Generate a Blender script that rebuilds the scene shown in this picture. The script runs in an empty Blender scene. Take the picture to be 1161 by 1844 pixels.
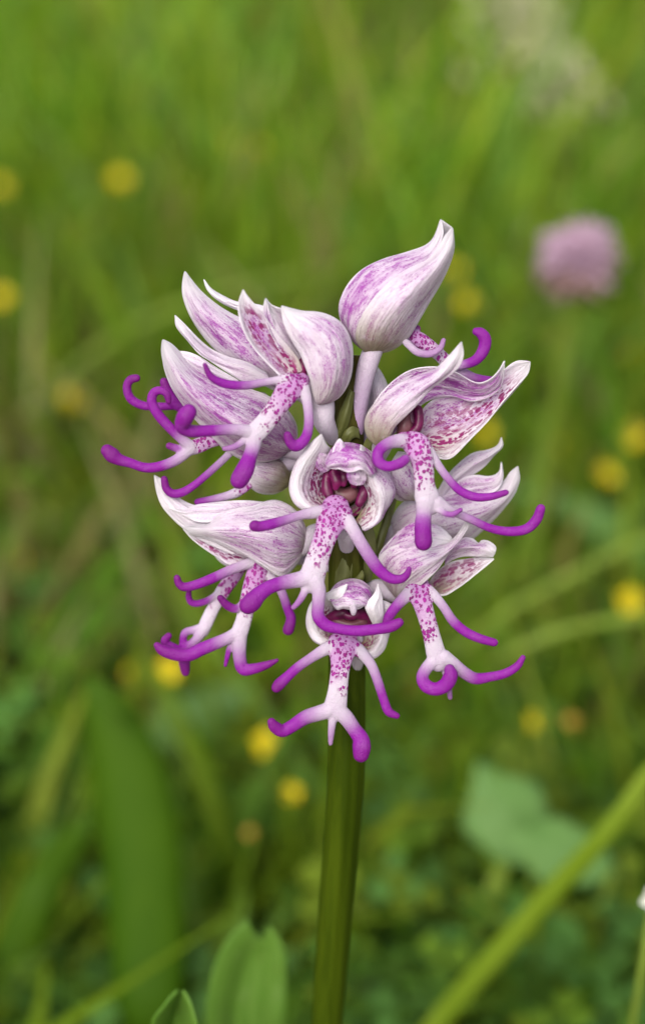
import bpy, bmesh, math, random
import numpy as np
from mathutils import Vector

random.seed(7)
RNG = np.random.default_rng(11)
SC = bpy.context.scene
COL = SC.collection

# ------------------------------------------------------------------ camera
H_CAM = 0.30                      # camera height above the meadow floor (m)
PITCH = math.radians(28)          # looking down
LENS = 50.0
D0 = 0.160                        # distance to the orchid's axis (m)
KPX = (18.0 / LENS) / 922.0       # tangent per photo pixel
PX = D0 * KPX                     # metres per photo pixel at the orchid
SLOPE = 0.22                      # how much the flower spike leans back from the image plane
cam_d = bpy.data.cameras.new('camera')
cam_d.sensor_fit = 'VERTICAL'; cam_d.sensor_height = 36; cam_d.lens = LENS
cam_d.clip_start = 0.005; cam_d.clip_end = 500
cam_d.dof.use_dof = True
cam_d.dof.focus_distance = D0 - 62 * PX
cam_d.dof.aperture_fstop = 10.4
cam = bpy.data.objects.new('camera', cam_d); COL.objects.link(cam)
cam.location = (0, 0, H_CAM); cam.rotation_euler = (math.radians(90) - PITCH, 0, 0)
SC.camera = cam

# ------------------------------------------------------------------ sky, sun, exposure
w = bpy.data.worlds.new('World'); SC.world = w; w.use_nodes = True
nt = w.node_tree
sky = nt.nodes.new('ShaderNodeTexSky'); sky.sky_type = 'NISHITA'; sky.sun_disc = False
SUN_EL, SUN_AZ = math.radians(46), math.radians(203)
sky.sun_elevation = SUN_EL; sky.sun_rotation = SUN_AZ
sky.air_density = 1.0; sky.dust_density = 3.0; sky.ozone_density = 1.0
bg = nt.nodes['Background']; bg.inputs['Strength'].default_value = 0.145
veil = nt.nodes.new('ShaderNodeHueSaturation'); veil.inputs['Saturation'].default_value = 0.30     # thin even cloud: a whiter sky
nt.links.new(sky.outputs['Color'], veil.inputs['Color']); nt.links.new(veil.outputs['Color'], bg.inputs['Color'])
sd = bpy.data.lights.new('sun', 'SUN'); sd.energy = 1.5; sd.angle = math.radians(35); sd.color = (1.0, 0.93, 0.82)
sun = bpy.data.objects.new('sun', sd); COL.objects.link(sun)
dirv = Vector((math.sin(SUN_AZ) * math.cos(SUN_EL), math.cos(SUN_AZ) * math.cos(SUN_EL), math.sin(SUN_EL)))
sun.rotation_euler = dirv.to_track_quat('Z', 'Y').to_euler()
SC.view_settings.view_transform = 'Standard'
try: SC.view_settings.look = 'None'
except Exception: pass
SC.view_settings.gamma = 1.0; SC.view_settings.use_curve_mapping = False
SC.view_settings.exposure = 0.74
SC.cycles.max_bounces = 5; SC.cycles.diffuse_bounces = 3; SC.cycles.glossy_bounces = 2; SC.cycles.transmission_bounces = 3; SC.cycles.caustics_reflective = False; SC.cycles.caustics_refractive = False

# ------------------------------------------------------------------ helpers
CF = np.array([0, math.cos(PITCH), -math.sin(PITCH)])
CU = np.array([0, math.sin(PITCH), math.cos(PITCH)])
CR = np.array([1.0, 0, 0])
CP = np.array([0, 0, H_CAM])

def world(px, py, depth):
    """point seen at photo pixel (px,py) at a given distance along the viewing axis"""
    px, py, depth = np.asarray(px, float), np.asarray(py, float), np.asarray(depth, float)
    return (CP + depth[..., None] * CF + ((px - 580.5) * KPX * depth)[..., None] * CR
            + ((922 - py) * KPX * depth)[..., None] * CU)

def W(px, py, depth):
    return world(np.array(px), np.array(py), np.array(depth))

def spike(p):
    """orchid tracing space: x, y in photo pixels, d = pixels towards the viewer from the spike's axis"""
    p = np.asarray(p, float)
    dep = D0 + (p[..., 1] - 922) * PX * SLOPE - p[..., 2] * PX * 0.88
    return world(p[..., 0], p[..., 1], dep)

def crom(pts, n):
    """resample a polyline (any columns) smoothly with n points, even in length of its first 3 columns"""
    pts = np.asarray(pts, float)
    if len(pts) == 2:
        t = np.linspace(0, 1, n)[:, None]; return pts[0] * (1 - t) + pts[1] * t
    a = np.vstack([2 * pts[0] - pts[1], pts, 2 * pts[-1] - pts[-2]])
    out = []
    for i in range(1, len(a) - 2):
        t = np.linspace(0, 1, 12, endpoint=False)[:, None]
        p0, p1, p2, p3 = a[i - 1], a[i], a[i + 1], a[i + 2]
        out.append(0.5 * ((2 * p1) + (-p0 + p2) * t + (2 * p0 - 5 * p1 + 4 * p2 - p3) * t ** 2 + (-p0 + 3 * p1 - 3 * p2 + p3) * t ** 3))
    out = np.vstack(out + [pts[-1:]])
    m = min(3, out.shape[1])
    s = np.concatenate([[0], np.cumsum(np.linalg.norm(np.diff(out[:, :m], axis=0), axis=1))])
    q = np.linspace(0, s[-1], n)
    return np.stack([np.interp(q, s, out[:, k]) for k in range(out.shape[1])], 1)

def sstep(a, b, x):
    t = np.clip((np.asarray(x, float) - a) / (b - a), 0, 1); return t * t * (3 - 2 * t)

def mesh_obj(name, verts, faces, mat, parent=None, smooth=True, origin=None):
    me = bpy.data.meshes.new(name)
    v = np.asarray(verts, float)
    if origin is not None: v = v - np.asarray(origin)
    me.from_pydata(v.tolist(), [], faces)
    if smooth: me.polygons.foreach_set('use_smooth', [True] * len(me.polygons))
    me.materials.append(mat); me.update()
    o = bpy.data.objects.new(name, me); COL.objects.link(o)
    if parent is not None: o.parent = parent
    return o

def set_col(me, name, arr):
    arr = np.asarray(arr, np.float32)
    if arr.shape[1] == 3: arr = np.hstack([arr, np.ones((len(arr), 1), np.float32)])
    a = me.attributes.new(name, 'FLOAT_COLOR', 'POINT'); a.data.foreach_set('color', arr.ravel())

def set_uv(me, uv):
    layer = me.uv_layers.new(name='UVMap')
    idx = np.empty(len(me.loops), np.int32); me.loops.foreach_get('vertex_index', idx)
    layer.data.foreach_set('uv', np.asarray(uv, np.float32)[idx].ravel())

def empty(name, loc, label, cat, group=None):
    o = bpy.data.objects.new(name, None); COL.objects.link(o)
    o.location = [float(c) for c in loc]; o.empty_display_size = 0.005
    o['label'] = label; o['category'] = cat
    if group: o['group'] = group
    return o

def tag(o, label, cat, group=None):
    o['label'] = label; o['category'] = cat
    if group: o['group'] = group
    return o

# ------------------------------------------------------------------ materials
class NT:
    def __init__(s, name):
        s.m = bpy.data.materials.new(name); s.m.use_nodes = True
        s.t = s.m.node_tree; s.n = s.t.nodes
        s.b = s.n['Principled BSDF']; s.out = s.n['Material Output']
    def new(s, typ, **kw):
        n = s.n.new(typ)
        for k, v in kw.items(): setattr(n, k, v)
        return n
    def link(s, a, b): s.t.links.new(a, b)
    def put(s, sock, val):
        if isinstance(val, (int, float)): sock.default_value = val
        elif isinstance(val, (tuple, list)): sock.default_value = tuple(val) if len(val) == len(sock.default_value) else (*val, 1)
        else: s.link(val, sock)
    def math(s, op, a, b=0.0, clamp=False):
        n = s.new('ShaderNodeMath', operation=op, use_clamp=clamp)
        s.put(n.inputs[0], a); s.put(n.inputs[1], b); return n.outputs[0]
    def ramp(s, x, a, b):
        n = s.new('ShaderNodeMapRange', interpolation_type='SMOOTHSTEP'); s.put(n.inputs['Value'], x)
        n.inputs['From Min'].default_value = a; n.inputs['From Max'].default_value = b; return n.outputs['Result']
    def mix(s, f, a, b):
        n = s.new('ShaderNodeMix', data_type='RGBA'); s.put(n.inputs[0], f); s.put(n.inputs[6], a); s.put(n.inputs[7], b); return n.outputs[2]
    def noise(s, vec, scale, detail=4, rough=0.55):
        n = s.new('ShaderNodeTexNoise'); s.link(vec, n.inputs['Vector'])
        n.inputs['Scale'].default_value = scale; n.inputs['Detail'].default_value = detail; n.inputs['Roughness'].default_value = rough
        return n.outputs['Fac']
    def voro(s, vec, scale, rnd=1.0):
        n = s.new('ShaderNodeTexVoronoi'); s.link(vec, n.inputs['Vector']); n.inputs['Scale'].default_value = scale
        n.inputs['Randomness'].default_value = rnd
        return n.outputs['Distance'], n.outputs['Color']
    def scaled(s, vec, sc):
        n = s.new('ShaderNodeMapping'); s.link(vec, n.inputs['Vector']); n.inputs['Scale'].default_value = sc; return n.outputs['Vector']
    def attr(s, name):
        n = s.new('ShaderNodeAttribute', attribute_name=name); sp = s.new('ShaderNodeSeparateColor'); s.link(n.outputs['Color'], sp.inputs[0])
        return n.outputs['Color'], sp.outputs[0], sp.outputs[1], sp.outputs[2]
    def bump(s, h, dist, strength=1.0):
        n = s.new('ShaderNodeBump'); s.link(h, n.inputs['Height']); n.inputs['Distance'].default_value = dist
        n.inputs['Strength'].default_value = strength; s.link(n.outputs[0], s.b.inputs['Normal']); return n.outputs[0]
    def translucent(s, col, f, normal=None):
        t = s.new('ShaderNodeBsdfTranslucent'); s.put(t.inputs['Color'], col)
        mx = s.new('ShaderNodeMixShader'); mx.inputs[0].default_value = f
        s.link(s.b.outputs[0], mx.inputs[1]); s.link(t.outputs[0], mx.inputs[2]); s.link(mx.outputs[0], s.out.inputs['Surface'])

def petal_material():
    k = NT('orchid_petal')
    uvn = k.new('ShaderNodeUVMap'); uv = uvn.outputs[0]          # in millimetres: x across, y along
    oi = k.new('ShaderNodeObjectInfo')
    off = k.new('ShaderNodeVectorMath', operation='ADD'); k.link(uv, off.inputs[0])
    cmb = k.new('ShaderNodeCombineXYZ'); k.link(k.math('MULTIPLY', oi.outputs['Random'], 37.0), cmb.inputs[0]); k.link(k.math('MULTIPLY', oi.outputs['Random'], 91.0), cmb.inputs[1])
    k.link(cmb.outputs[0], off.inputs[1]); v = off.outputs[0]
    _, st, sp, gr = k.attr('mix')
    big = k.ramp(k.noise(k.scaled(v, (0.30, 0.10, 1)), 1.0, 2), 0.30, 0.62)
    band = k.ramp(k.noise(k.scaled(v, (0.55, 0.16, 1)), 1.0, 3), 0.36, 0.66)
    vein = k.ramp(k.noise(k.scaled(v, (3.2, 0.22, 1)), 1.0, 3, 0.6), 0.46, 0.62)
    speck = k.ramp(k.noise(k.scaled(v, (10.0, 3.2, 1)), 1.0, 3, 0.75), 0.47, 0.60)
    rid = k.noise(k.scaled(v, (1.5, 0.10, 1)), 1.0, 2, 0.4)
    line = k.ramp(k.math('ABSOLUTE', k.math('SUBTRACT', k.math('FRACT', k.math('MULTIPLY', rid, 9.0)), 0.5)), 0.13, 0.02)     # fine parallel veins
    blot = k.ramp(k.noise(k.scaled(v, (1.3, 0.36, 1)), 1.0, 5, 0.7), 0.46, 0.62)            # purple patches drawn out along the sepal
    f = k.math('ADD', k.math('MULTIPLY', band, 0.30), k.math('MULTIPLY', k.math('MULTIPLY', blot, k.math('ADD', 0.28, k.math('MULTIPLY', speck, 0.72))), 1.15))
    f = k.math('ADD', f, k.math('MULTIPLY', k.math('MULTIPLY', vein, speck), 0.75))
    f = k.math('ADD', f, k.math('MULTIPLY', k.math('MULTIPLY', line, k.ramp(blot, -0.3, 1.0)), 0.45))
    f = k.math('ADD', k.math('MULTIPLY', f, k.math('ADD', 0.42, k.math('MULTIPLY', big, 0.95))), 0.29)
    f = k.math('MULTIPLY', f, st, True)
    c = k.mix(f, (0.80, 0.745, 0.80), (0.33, 0.055, 0.35))
    c = k.mix(k.math('MULTIPLY', gr, k.ramp(k.noise(v, 0.6, 3), 0.05, 0.5)), c, (0.25, 0.215, 0.09))
    d1, _c = k.voro(k.scaled(v, (2.6, 1.3, 1)), 1.0)
    n2 = k.noise(v, 2.0, 3)
    spots = k.ramp(k.math('ADD', d1, k.math('MULTIPLY', k.math('SUBTRACT', n2, 0.5), 0.9)), 0.62, 0.46)
    rows = k.ramp(k.noise(k.scaled(v, (1.25, 0.12, 1)), 1.0, 2), 0.38, 0.55)
    c = k.mix(k.math('MULTIPLY', k.math('MULTIPLY', spots, k.math('ADD', 0.25, k.math('MULTIPLY', rows, 0.75))), sp, True), c, (0.24, 0.008, 0.115))
    k.link(c, k.b.inputs['Base Color'])
    k.b.inputs['Roughness'].default_value = 0.62
    k.b.inputs['Specular IOR Level'].default_value = 0.20
    cell, _c = k.voro(v, 7.0)
    k.bump(k.math('ADD', k.math('MULTIPLY', cell, 0.35), k.math('MULTIPLY', k.noise(k.scaled(v, (2.2, 0.25, 1)), 1.0, 2), 1.6)), 0.00020, 0.9)
    k.translucent(c, 0.20)
    return k.m

def lip_material():
    k = NT('orchid_lip')
    tc = k.new('ShaderNodeTexCoord'); v = tc.outputs['Object']
    _, pu, sp, tip = k.attr('mix')
    n1 = k.noise(v, 900.0, 5, 0.7)
    p = k.math('MULTIPLY', 1.0, k.math('ADD', pu, k.math('MULTIPLY', k.math('SUBTRACT', n1, 0.5), 0.30)), True)
    c = k.mix(p, (0.48, 0.415, 0.49), (0.195, 0.007, 0.235))
    c = k.mix(tip, c, (0.125, 0.003, 0.125))
    wv = k.new('ShaderNodeVectorMath', operation='MULTIPLY_ADD'); nz = k.new('ShaderNodeTexNoise'); k.link(v, nz.inputs['Vector']); nz.inputs['Scale'].default_value = 1400.0; nz.inputs['Detail'].default_value = 2
    k.link(nz.outputs['Color'], wv.inputs[0]); wv.inputs[1].default_value = (0.0005,) * 3; k.link(v, wv.inputs[2]); vw = wv.outputs[0]
    d1, cc = k.voro(k.scaled(vw, (1, 1, 0.7)), 2600.0)
    d2, _c2 = k.voro(vw, 3600.0)
    sepc = k.new('ShaderNodeSeparateColor'); k.link(cc, sepc.inputs[0])
    size = k.math('ADD', 0.23, k.math('MULTIPLY', sepc.outputs[0], 0.34))           # spots of unequal size
    s1 = k.ramp(k.math('SUBTRACT', d1, size), 0.07, -0.07)
    s2 = k.math('MULTIPLY', k.ramp(d2, 0.40, 0.24), k.ramp(k.noise(v, 800.0, 1), 0.45, 0.6))
    s = k.math('MAXIMUM', s1, s2)
    s = k.math('MULTIPLY', s, k.ramp(k.math('ADD', sp, k.math('MULTIPLY', k.math('SUBTRACT', k.noise(v, 520.0, 2), 0.5), 1.5)), 0.32, 0.50), True)
    halo = k.math('MULTIPLY', k.ramp(k.math('ADD', sp, k.math('MULTIPLY', k.math('SUBTRACT', k.noise(v, 420.0, 2), 0.5), 0.7)), 0.30, 0.95), 0.70)
    c = k.mix(halo, c, (0.34, 0.085, 0.35))
    c = k.mix(k.math('MULTIPLY', s, 0.97), c, k.mix(sepc.outputs[1], (0.175, 0.002, 0.12), (0.27, 0.006, 0.215)))
    k.link(c, k.b.inputs['Base Color'])
    k.b.inputs['Roughness'].default_value = 0.52
    k.b.inputs['Specular IOR Level'].default_value = 0.22
    k.b.inputs['Subsurface Weight'].default_value = 0.2
    k.b.inputs['Subsurface Radius'].default_value = (1.0, 0.6, 1.0)
    k.b.inputs['Subsurface Scale'].default_value = 0.00022
    cell, _c = k.voro(v, 6500.0)
    k.bump(k.math('ADD', k.math('ADD', k.math('MULTIPLY', cell, 0.55), k.noise(v, 1500.0, 4)), k.math('MULTIPLY', s, 0.8)), 0.00009, 0.9)
    return k.m

def simple_mat(name, c1, c2, scale, rough=0.5, trans=0.0, stretch=(1, 1, 1), bumpd=0.0, spec=0.3):
    k = NT(name); tc = k.new('ShaderNodeTexCoord'); v = k.scaled(tc.outputs['Object'], stretch)
    f = k.ramp(k.noise(v, scale, 5, 0.6), 0.3, 0.72)
    c = k.mix(f, c1, c2); k.link(c, k.b.inputs['Base Color']); k.b.inputs['Roughness'].default_value = rough
    k.b.inputs['Specular IOR Level'].default_value = spec
    if bumpd: k.bump(k.noise(v, scale * 1.7, 3), bumpd)
    if trans: k.translucent(c, trans)
    return k.m

def stem_material():
    k = NT('orchid_stem'); tc = k.new('ShaderNodeTexCoord'); v = tc.outputs['Object']
    sx = k.new('ShaderNodeSeparateXYZ'); k.link(v, sx.inputs[0])
    up = k.ramp(k.math('ADD', sx.outputs[2], k.math('MULTIPLY', k.math('SUBTRACT', k.noise(v, 90.0, 3), 0.5), 0.03)), 0.200, 0.235)   # the spike's axis is brown, the stalk green
    streak = k.noise(k.scaled(v, (1, 1, 0.02)), 700.0, 3)
    g = k.mix(k.ramp(streak, 0.35, 0.7), (0.024, 0.041, 0.001), (0.043, 0.066, 0.002))
    b = k.mix(k.ramp(streak, 0.35, 0.7), (0.030, 0.026, 0.004), (0.065, 0.058, 0.012))
    k.link(k.mix(up, g, b), k.b.inputs['Base Color']); k.b.inputs['Roughness'].default_value = 0.5; k.b.inputs['Specular IOR Level'].default_value = 0.08
    k.bump(streak, 0.00004, 0.5)
    return k.m

def foliage_material():
    k = NT('meadow_foliage')
    col, *_ = k.attr('tone')
    tc = k.new('ShaderNodeTexCoord')
    n = k.noise(tc.outputs['Object'], 60.0, 3)
    c = k.mix(k.math('MULTIPLY', k.ramp(n, 0.3, 0.7), 0.35), col, (0.035, 0.05, 0.008))
    k.link(c, k.b.inputs['Base Color']); k.b.inputs['Roughness'].default_value = 0.6; k.b.inputs['Specular IOR Level'].default_value = 0.12
    hs = k.new('ShaderNodeHueSaturation'); k.link(c, hs.inputs['Color']); hs.inputs['Value'].default_value = 1.5
    k.translucent(hs.outputs[0], 0.35)
    return k.m

def ground_material():
    k = NT('meadow_soil'); tc = k.new('ShaderNodeTexCoord'); v = tc.outputs['Object']
    f = k.ramp(k.noise(v, 14.0, 6, 0.65), 0.35, 0.65)
    c = k.mix(f, (0.080, 0.058, 0.014), (0.075, 0.100, 0.012))
    c = k.mix(k.ramp(k.noise(v, 75.0, 4), 0.52, 0.72), c, (0.19, 0.14, 0.055))
    k.link(c, k.b.inputs['Base Color']); k.b.inputs['Roughness'].default_value = 0.95
    k.bump(k.noise(v, 160.0, 5), 0.004)
    return k.m

M_PETAL, M_LIP, M_STEM, M_FOL, M_SOIL = petal_material(), lip_material(), stem_material(), foliage_material(), ground_material()
M_COL = simple_mat('orchid_column', (0.050, 0.002, 0.022), (0.14, 0.005, 0.065), 700.0, 0.35, bumpd=0.00006)
M_POCKET = simple_mat('orchid_stigma', (0.085, 0.020, 0.032), (0.17, 0.065, 0.075), 500.0, 0.35)
M_BRACT = simple_mat('orchid_bract', (0.075, 0.080, 0.018), (0.14, 0.15, 0.05), 400.0, 0.45, 0.15, (1, 1, 0.3), 0.00008)
def leaf_material():
    k = NT('orchid_leaf'); uvn = k.new('ShaderNodeUVMap'); v = uvn.outputs[0]
    ve = k.noise(k.scaled(v, (1.6, 0.03, 1)), 1.0, 3, 0.6); bl = k.noise(k.scaled(v, (0.25, 0.12, 1)), 1.0, 4)
    c = k.mix(k.ramp(ve, 0.35, 0.65), (0.080, 0.180, 0.016), (0.125, 0.235, 0.035))
    c = k.mix(k.math('MULTIPLY', k.ramp(bl, 0.5, 0.75), 0.5), c, (0.17, 0.27, 0.07))
    c = k.mix(k.ramp(k.noise(v, 0.7, 3), 0.68, 0.74), c, (0.16, 0.13, 0.04))
    k.link(c, k.b.inputs['Base Color']); k.b.inputs['Roughness'].default_value = 0.5; k.b.inputs['Specular IOR Level'].default_value = 0.2
    k.bump(ve, 0.0002, 0.8); k.translucent(c, 0.25)
    return k.m
M_OLEAF = leaf_material()
M_BLADE = simple_mat('broad_blade', (0.031, 0.084, 0.001), (0.050, 0.112, 0.002), 60.0, 0.60, 0.30, (1, 1, 0.15), spec=0.12)
M_BLADE2 = simple_mat('pale_blade', (0.165, 0.250, 0.022), (0.23, 0.31, 0.050), 60.0, 0.55, 0.30, (1, 1, 0.2), spec=0.15)
M_STRAW = simple_mat('dry_straw', (0.34, 0.29, 0.15), (0.55, 0.50, 0.33), 120.0, 0.7, 0.2)
M_GLAUC = simple_mat('glaucous_leaf', (0.085, 0.190, 0.034), (0.130, 0.250, 0.060), 45.0, 0.6, 0.20)
M_YEL = simple_mat('yellow_petal', (0.68, 0.52, 0.003), (0.78, 0.63, 0.006), 300.0, 0.35, 0.25)
M_YCEN = simple_mat('yellow_centre', (0.50, 0.33, 0.010), (0.62, 0.45, 0.02), 900.0, 0.6)
M_ORANGE = simple_mat('fading_petal', (0.42, 0.22, 0.03), (0.50, 0.30, 0.05), 300.0, 0.5, 0.2)
M_PINK = simple_mat('clover_floret', (0.42, 0.26, 0.37), (0.54, 0.38, 0.47), 250.0, 0.5, 0.25)
M_FADE = simple_mat('faded_floret', (0.26, 0.15, 0.15), (0.34, 0.22, 0.20), 250.0, 0.6, 0.2)
M_BLADE3 = simple_mat('bright_blade', (0.15, 0.235, 0.010), (0.21, 0.295, 0.025), 60.0, 0.6, 0.3, (1, 1, 0.2), spec=0.12)
M_GREENL = simple_mat('green_leaf', (0.075, 0.180, 0.014), (0.125, 0.240, 0.030), 45.0, 0.6, 0.3, spec=0.12)
M_SEED = simple_mat('seed_head', (0.40, 0.40, 0.20), (0.56, 0.55, 0.36), 120.0, 0.7, 0.2)
M_WHITE = simple_mat('white_petal', (0.62, 0.64, 0.55), (0.76, 0.77, 0.70), 200.0, 0.5, 0.2)

# ------------------------------------------------------------------ ground
def build_ground():
    n = 60
    xs = np.concatenate([np.linspace(-150, -2.5, 12), np.linspace(-2.2, 2.2, n), np.linspace(2.5, 150, 12)])
    ys = np.concatenate([np.linspace(-150, -0.6, 10), np.linspace(-0.4, 5.0, n), np.linspace(5.5, 300, 14)])
    X, Y = np.meshgrid(xs, ys)
    Z = 0.006 * np.sin(X * 9 + Y * 4) + 0.006 * np.sin(X * 5.3 - Y * 11) + RNG.normal(0, 0.002, X.shape)
    nx = len(xs)
    f = [(j * nx + i, j * nx + i + 1, (j + 1) * nx + i + 1, (j + 1) * nx + i) for j in range(len(ys) - 1) for i in range(nx - 1)]
    o = mesh_obj('ground', np.stack([X.ravel(), Y.ravel(), Z.ravel()], 1), f, M_SOIL)
    o['kind'] = 'structure'; o['label'] = 'olive brown meadow soil under the grass'
    return o
build_ground()

# ------------------------------------------------------------------ lofted sheets (sepals, petals, leaves)
SHEET_SEED = [0]
def sheet(name, curves, mat, parent, origin, mix=(1, 0, 0), thick=0.17, nv=36, nu=7, ripple=2.1, edge_white=True,
          tip_white=0.30, base_green=0.55, mapper=spike, px=PX, margin=0.24):
    """a smooth skin through edge-to-edge curves (each tip -> base); mix = (streak, spot, green), one value or one per curve"""
    SHEET_SEED[0] += 1
    rs = np.random.default_rng(SHEET_SEED[0])
    nc = len(curves)
    C = np.stack([crom(c, nv) for c in curves])                 # nc, nv, 3
    A = np.stack([np.broadcast_to(np.asarray(m if np.ndim(m) else m, float), (nc,)) for m in mix], 1)   # nc,3
    tot = (nc - 1) * nu + 1
    cc = np.concatenate([C, np.broadcast_to(A[:, None, :], (nc, nv, 3))], 2)
    a = np.concatenate([2 * cc[:1] - cc[1:2], cc, 2 * cc[-1:] - cc[-2:-1]])
    rows = []
    for i in range(tot):
        s = i / nu; k = min(int(s), nc - 2); t = s - k
        p0, p1, p2, p3 = a[k], a[k + 1], a[k + 2], a[k + 3]
        q = 0.5 * ((2 * p1) + (-p0 + p2) * t + (2 * p0 - 5 * p1 + 4 * p2 - p3) * t ** 2 + (-p0 + 3 * p1 - 3 * p2 + p3) * t ** 3)
        q[:, 3:] = p1[:, 3:] * (1 - t) + p2[:, 3:] * t
        rows.append(q)
    G = np.stack(rows)                                          # tot, nv, 6
    u = np.linspace(0, 1, tot)[:, None] * np.ones((1, nv)); vv = np.ones((tot, 1)) * np.linspace(0, 1, nv)[None]
    ph = rs.uniform(0, 6.28, 6)
    wob = (np.sin(u * 9 + vv * 5 + ph[0]) + np.sin(vv * 13 - u * 4 + ph[1]) + 0.7 * np.sin(u * 19 + vv * 3 + ph[2]))
    amp = ripple * np.sin(np.pi * np.clip(vv * 1.02, 0, 1)) ** 0.5
    G[..., 2] += wob * amp
    P = mapper(G[..., :3])
    edge = np.minimum(u, 1 - u)
    st = G[..., 3] * (sstep(0.02, tip_white + 0.1, vv) if tip_white > 0 else 1)
    if edge_white: st = st * (0.25 + 0.75 * sstep(0.0, max(margin, 0.01), edge))
    spt = G[..., 4] * sstep(0.06, 0.30, vv) * (sstep(0.03, margin, edge) if edge_white and margin > 0.05 else 1)
    gr = G[..., 5] * sstep(base_green, 1.0, vv)
    wid = np.linalg.norm(np.diff(P, axis=0), axis=2).sum(0).max() * 1000
    ln = np.linalg.norm(np.diff(P, axis=1), axis=2).sum(1).max() * 1000
    f = [(i * nv + j, (i + 1) * nv + j, (i + 1) * nv + j + 1, i * nv + j + 1) for i in range(tot - 1) for j in range(nv - 1)]
    o = mesh_obj(name, P.reshape(-1, 3), f, mat, parent, origin=origin)
    set_uv(o.data, np.stack([(u * wid).ravel(), (vv * ln).ravel()], 1))
    set_col(o.data, 'mix', np.clip(np.stack([st.ravel(), spt.ravel(), gr.ravel()], 1), 0, 1))
    md = o.modifiers.new('thickness', 'SOLIDIFY'); md.thickness = thick * 0.001; md.offset = 0
    md = o.modifiers.new('smooth', 'SUBSURF'); md.levels = 1; md.render_levels = 1
    return o

def shell_back(name, curves, mat, parent, origin, drop=70, **kw):
    """the far side of a closed hood: the same outline, bulging away from the viewer"""
    a, b = crom(curves[0], 9), crom(curves[-1], 9)
    m = (a + b) / 2; m[:, 2] -= drop * np.sin(np.linspace(0, 1, 9) * np.pi * 0.92) ** 0.6
    a[:, 2] -= 4; b[:, 2] -= 4
    c = (m - 0) * 1.0
    e1 = a * 0.45 + m * 0.55; e1[:, :2] = a[:, :2] * 0.85 + m[:, :2] * 0.15
    e2 = b * 0.45 + m * 0.55; e2[:, :2] = b[:, :2] * 0.85 + m[:, :2] * 0.15
    return sheet(name, [a, e1, c, e2, b], mat, parent, origin, **kw)

# ------------------------------------------------------------------ tubes and remeshed lips
def tube_geo(pts, ns=14, flat=1.0, mapper=spike, px=PX, unit=1000.0, step=3.0):
    """closed round-ended tapering tube; pts rows (x, y, d, r)"""
    pts = np.asarray(pts, float)
    L = np.linalg.norm(np.diff(pts[:, :3], axis=0), axis=1).sum()
    q = crom(pts, max(6, int(L / step)))
    ctr = mapper(q[:, :3]); r = q[:, 3] * px * 0.94
    T = np.gradient(ctr, axis=0); T /= np.linalg.norm(T, axis=1)[:, None] + 1e-12
    N = -CF - (T @ -CF)[:, None] * T
    bad = np.linalg.norm(N, axis=1) < 0.35
    N[bad] += CU - (T[bad] @ CU)[:, None] * T[bad]
    N /= np.linalg.norm(N, axis=1)[:, None] + 1e-12
    for i in range(1, len(N)):
        N[i] = 0.5 * N[i] + 0.5 * (N[i - 1] - (N[i - 1] @ T[i]) * T[i]); N[i] /= np.linalg.norm(N[i]) + 1e-12
    B = np.cross(T, N)
    rings = []
    for a in (80, 55, 30):
        s = math.sin(math.radians(a)); c = math.cos(math.radians(a)); rings.append((ctr[0] - T[0] * r[0] * s, r[0] * c, 0))
    for i in range(len(ctr)): rings.append((ctr[i], r[i], i))
    for a in (30, 55, 80):
        s = math.sin(math.radians(a)); c = math.cos(math.radians(a)); rings.append((ctr[-1] + T[-1] * r[-1] * s, r[-1] * c, len(ctr) - 1))
    th = np.linspace(0, 2 * np.pi, ns, endpoint=False)
    V = []
    for c, rr, i in rings:
        V.append(c + rr * (np.cos(th)[:, None] * B[i] + flat * np.sin(th)[:, None] * N[i]))
    V = np.vstack(V); nr = len(rings)
    F = [(i * ns + j, i * ns + (j + 1) % ns, (i + 1) * ns + (j + 1) % ns, (i + 1) * ns + j) for i in range(nr - 1) for j in range(ns)]
    F.append(tuple(range(ns))[::-1]); F.append(tuple((nr - 1) * ns + j for j in range(ns)))
    return V, F, ctr, r

def join_geo(parts):
    V, F, n = [], [], 0
    for v, f in parts:
        V.append(v); F += [tuple(i + n for i in q) for q in f]; n += len(v)
    return np.vstack(V), F

def remeshed(V, F, voxel=0.1, smooth=5):
    """union of closed shells, V in mm"""
    me = bpy.data.meshes.new('tmp'); me.from_pydata(V.tolist(), [], F)
    o = bpy.data.objects.new('tmp', me); COL.objects.link(o)
    r = o.modifiers.new('r', 'REMESH'); r.mode = 'VOXEL'; r.voxel_size = voxel
    s = o.modifiers.new('s', 'SMOOTH'); s.factor = 0.5; s.iterations = smooth
    bpy.context.view_layer.update()
    dg = bpy.context.evaluated_depsgraph_get()
    out = bpy.data.meshes.new_from_object(o.evaluated_get(dg))
    bpy.data.objects.remove(o); bpy.data.meshes.remove(me)
    return out

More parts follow.
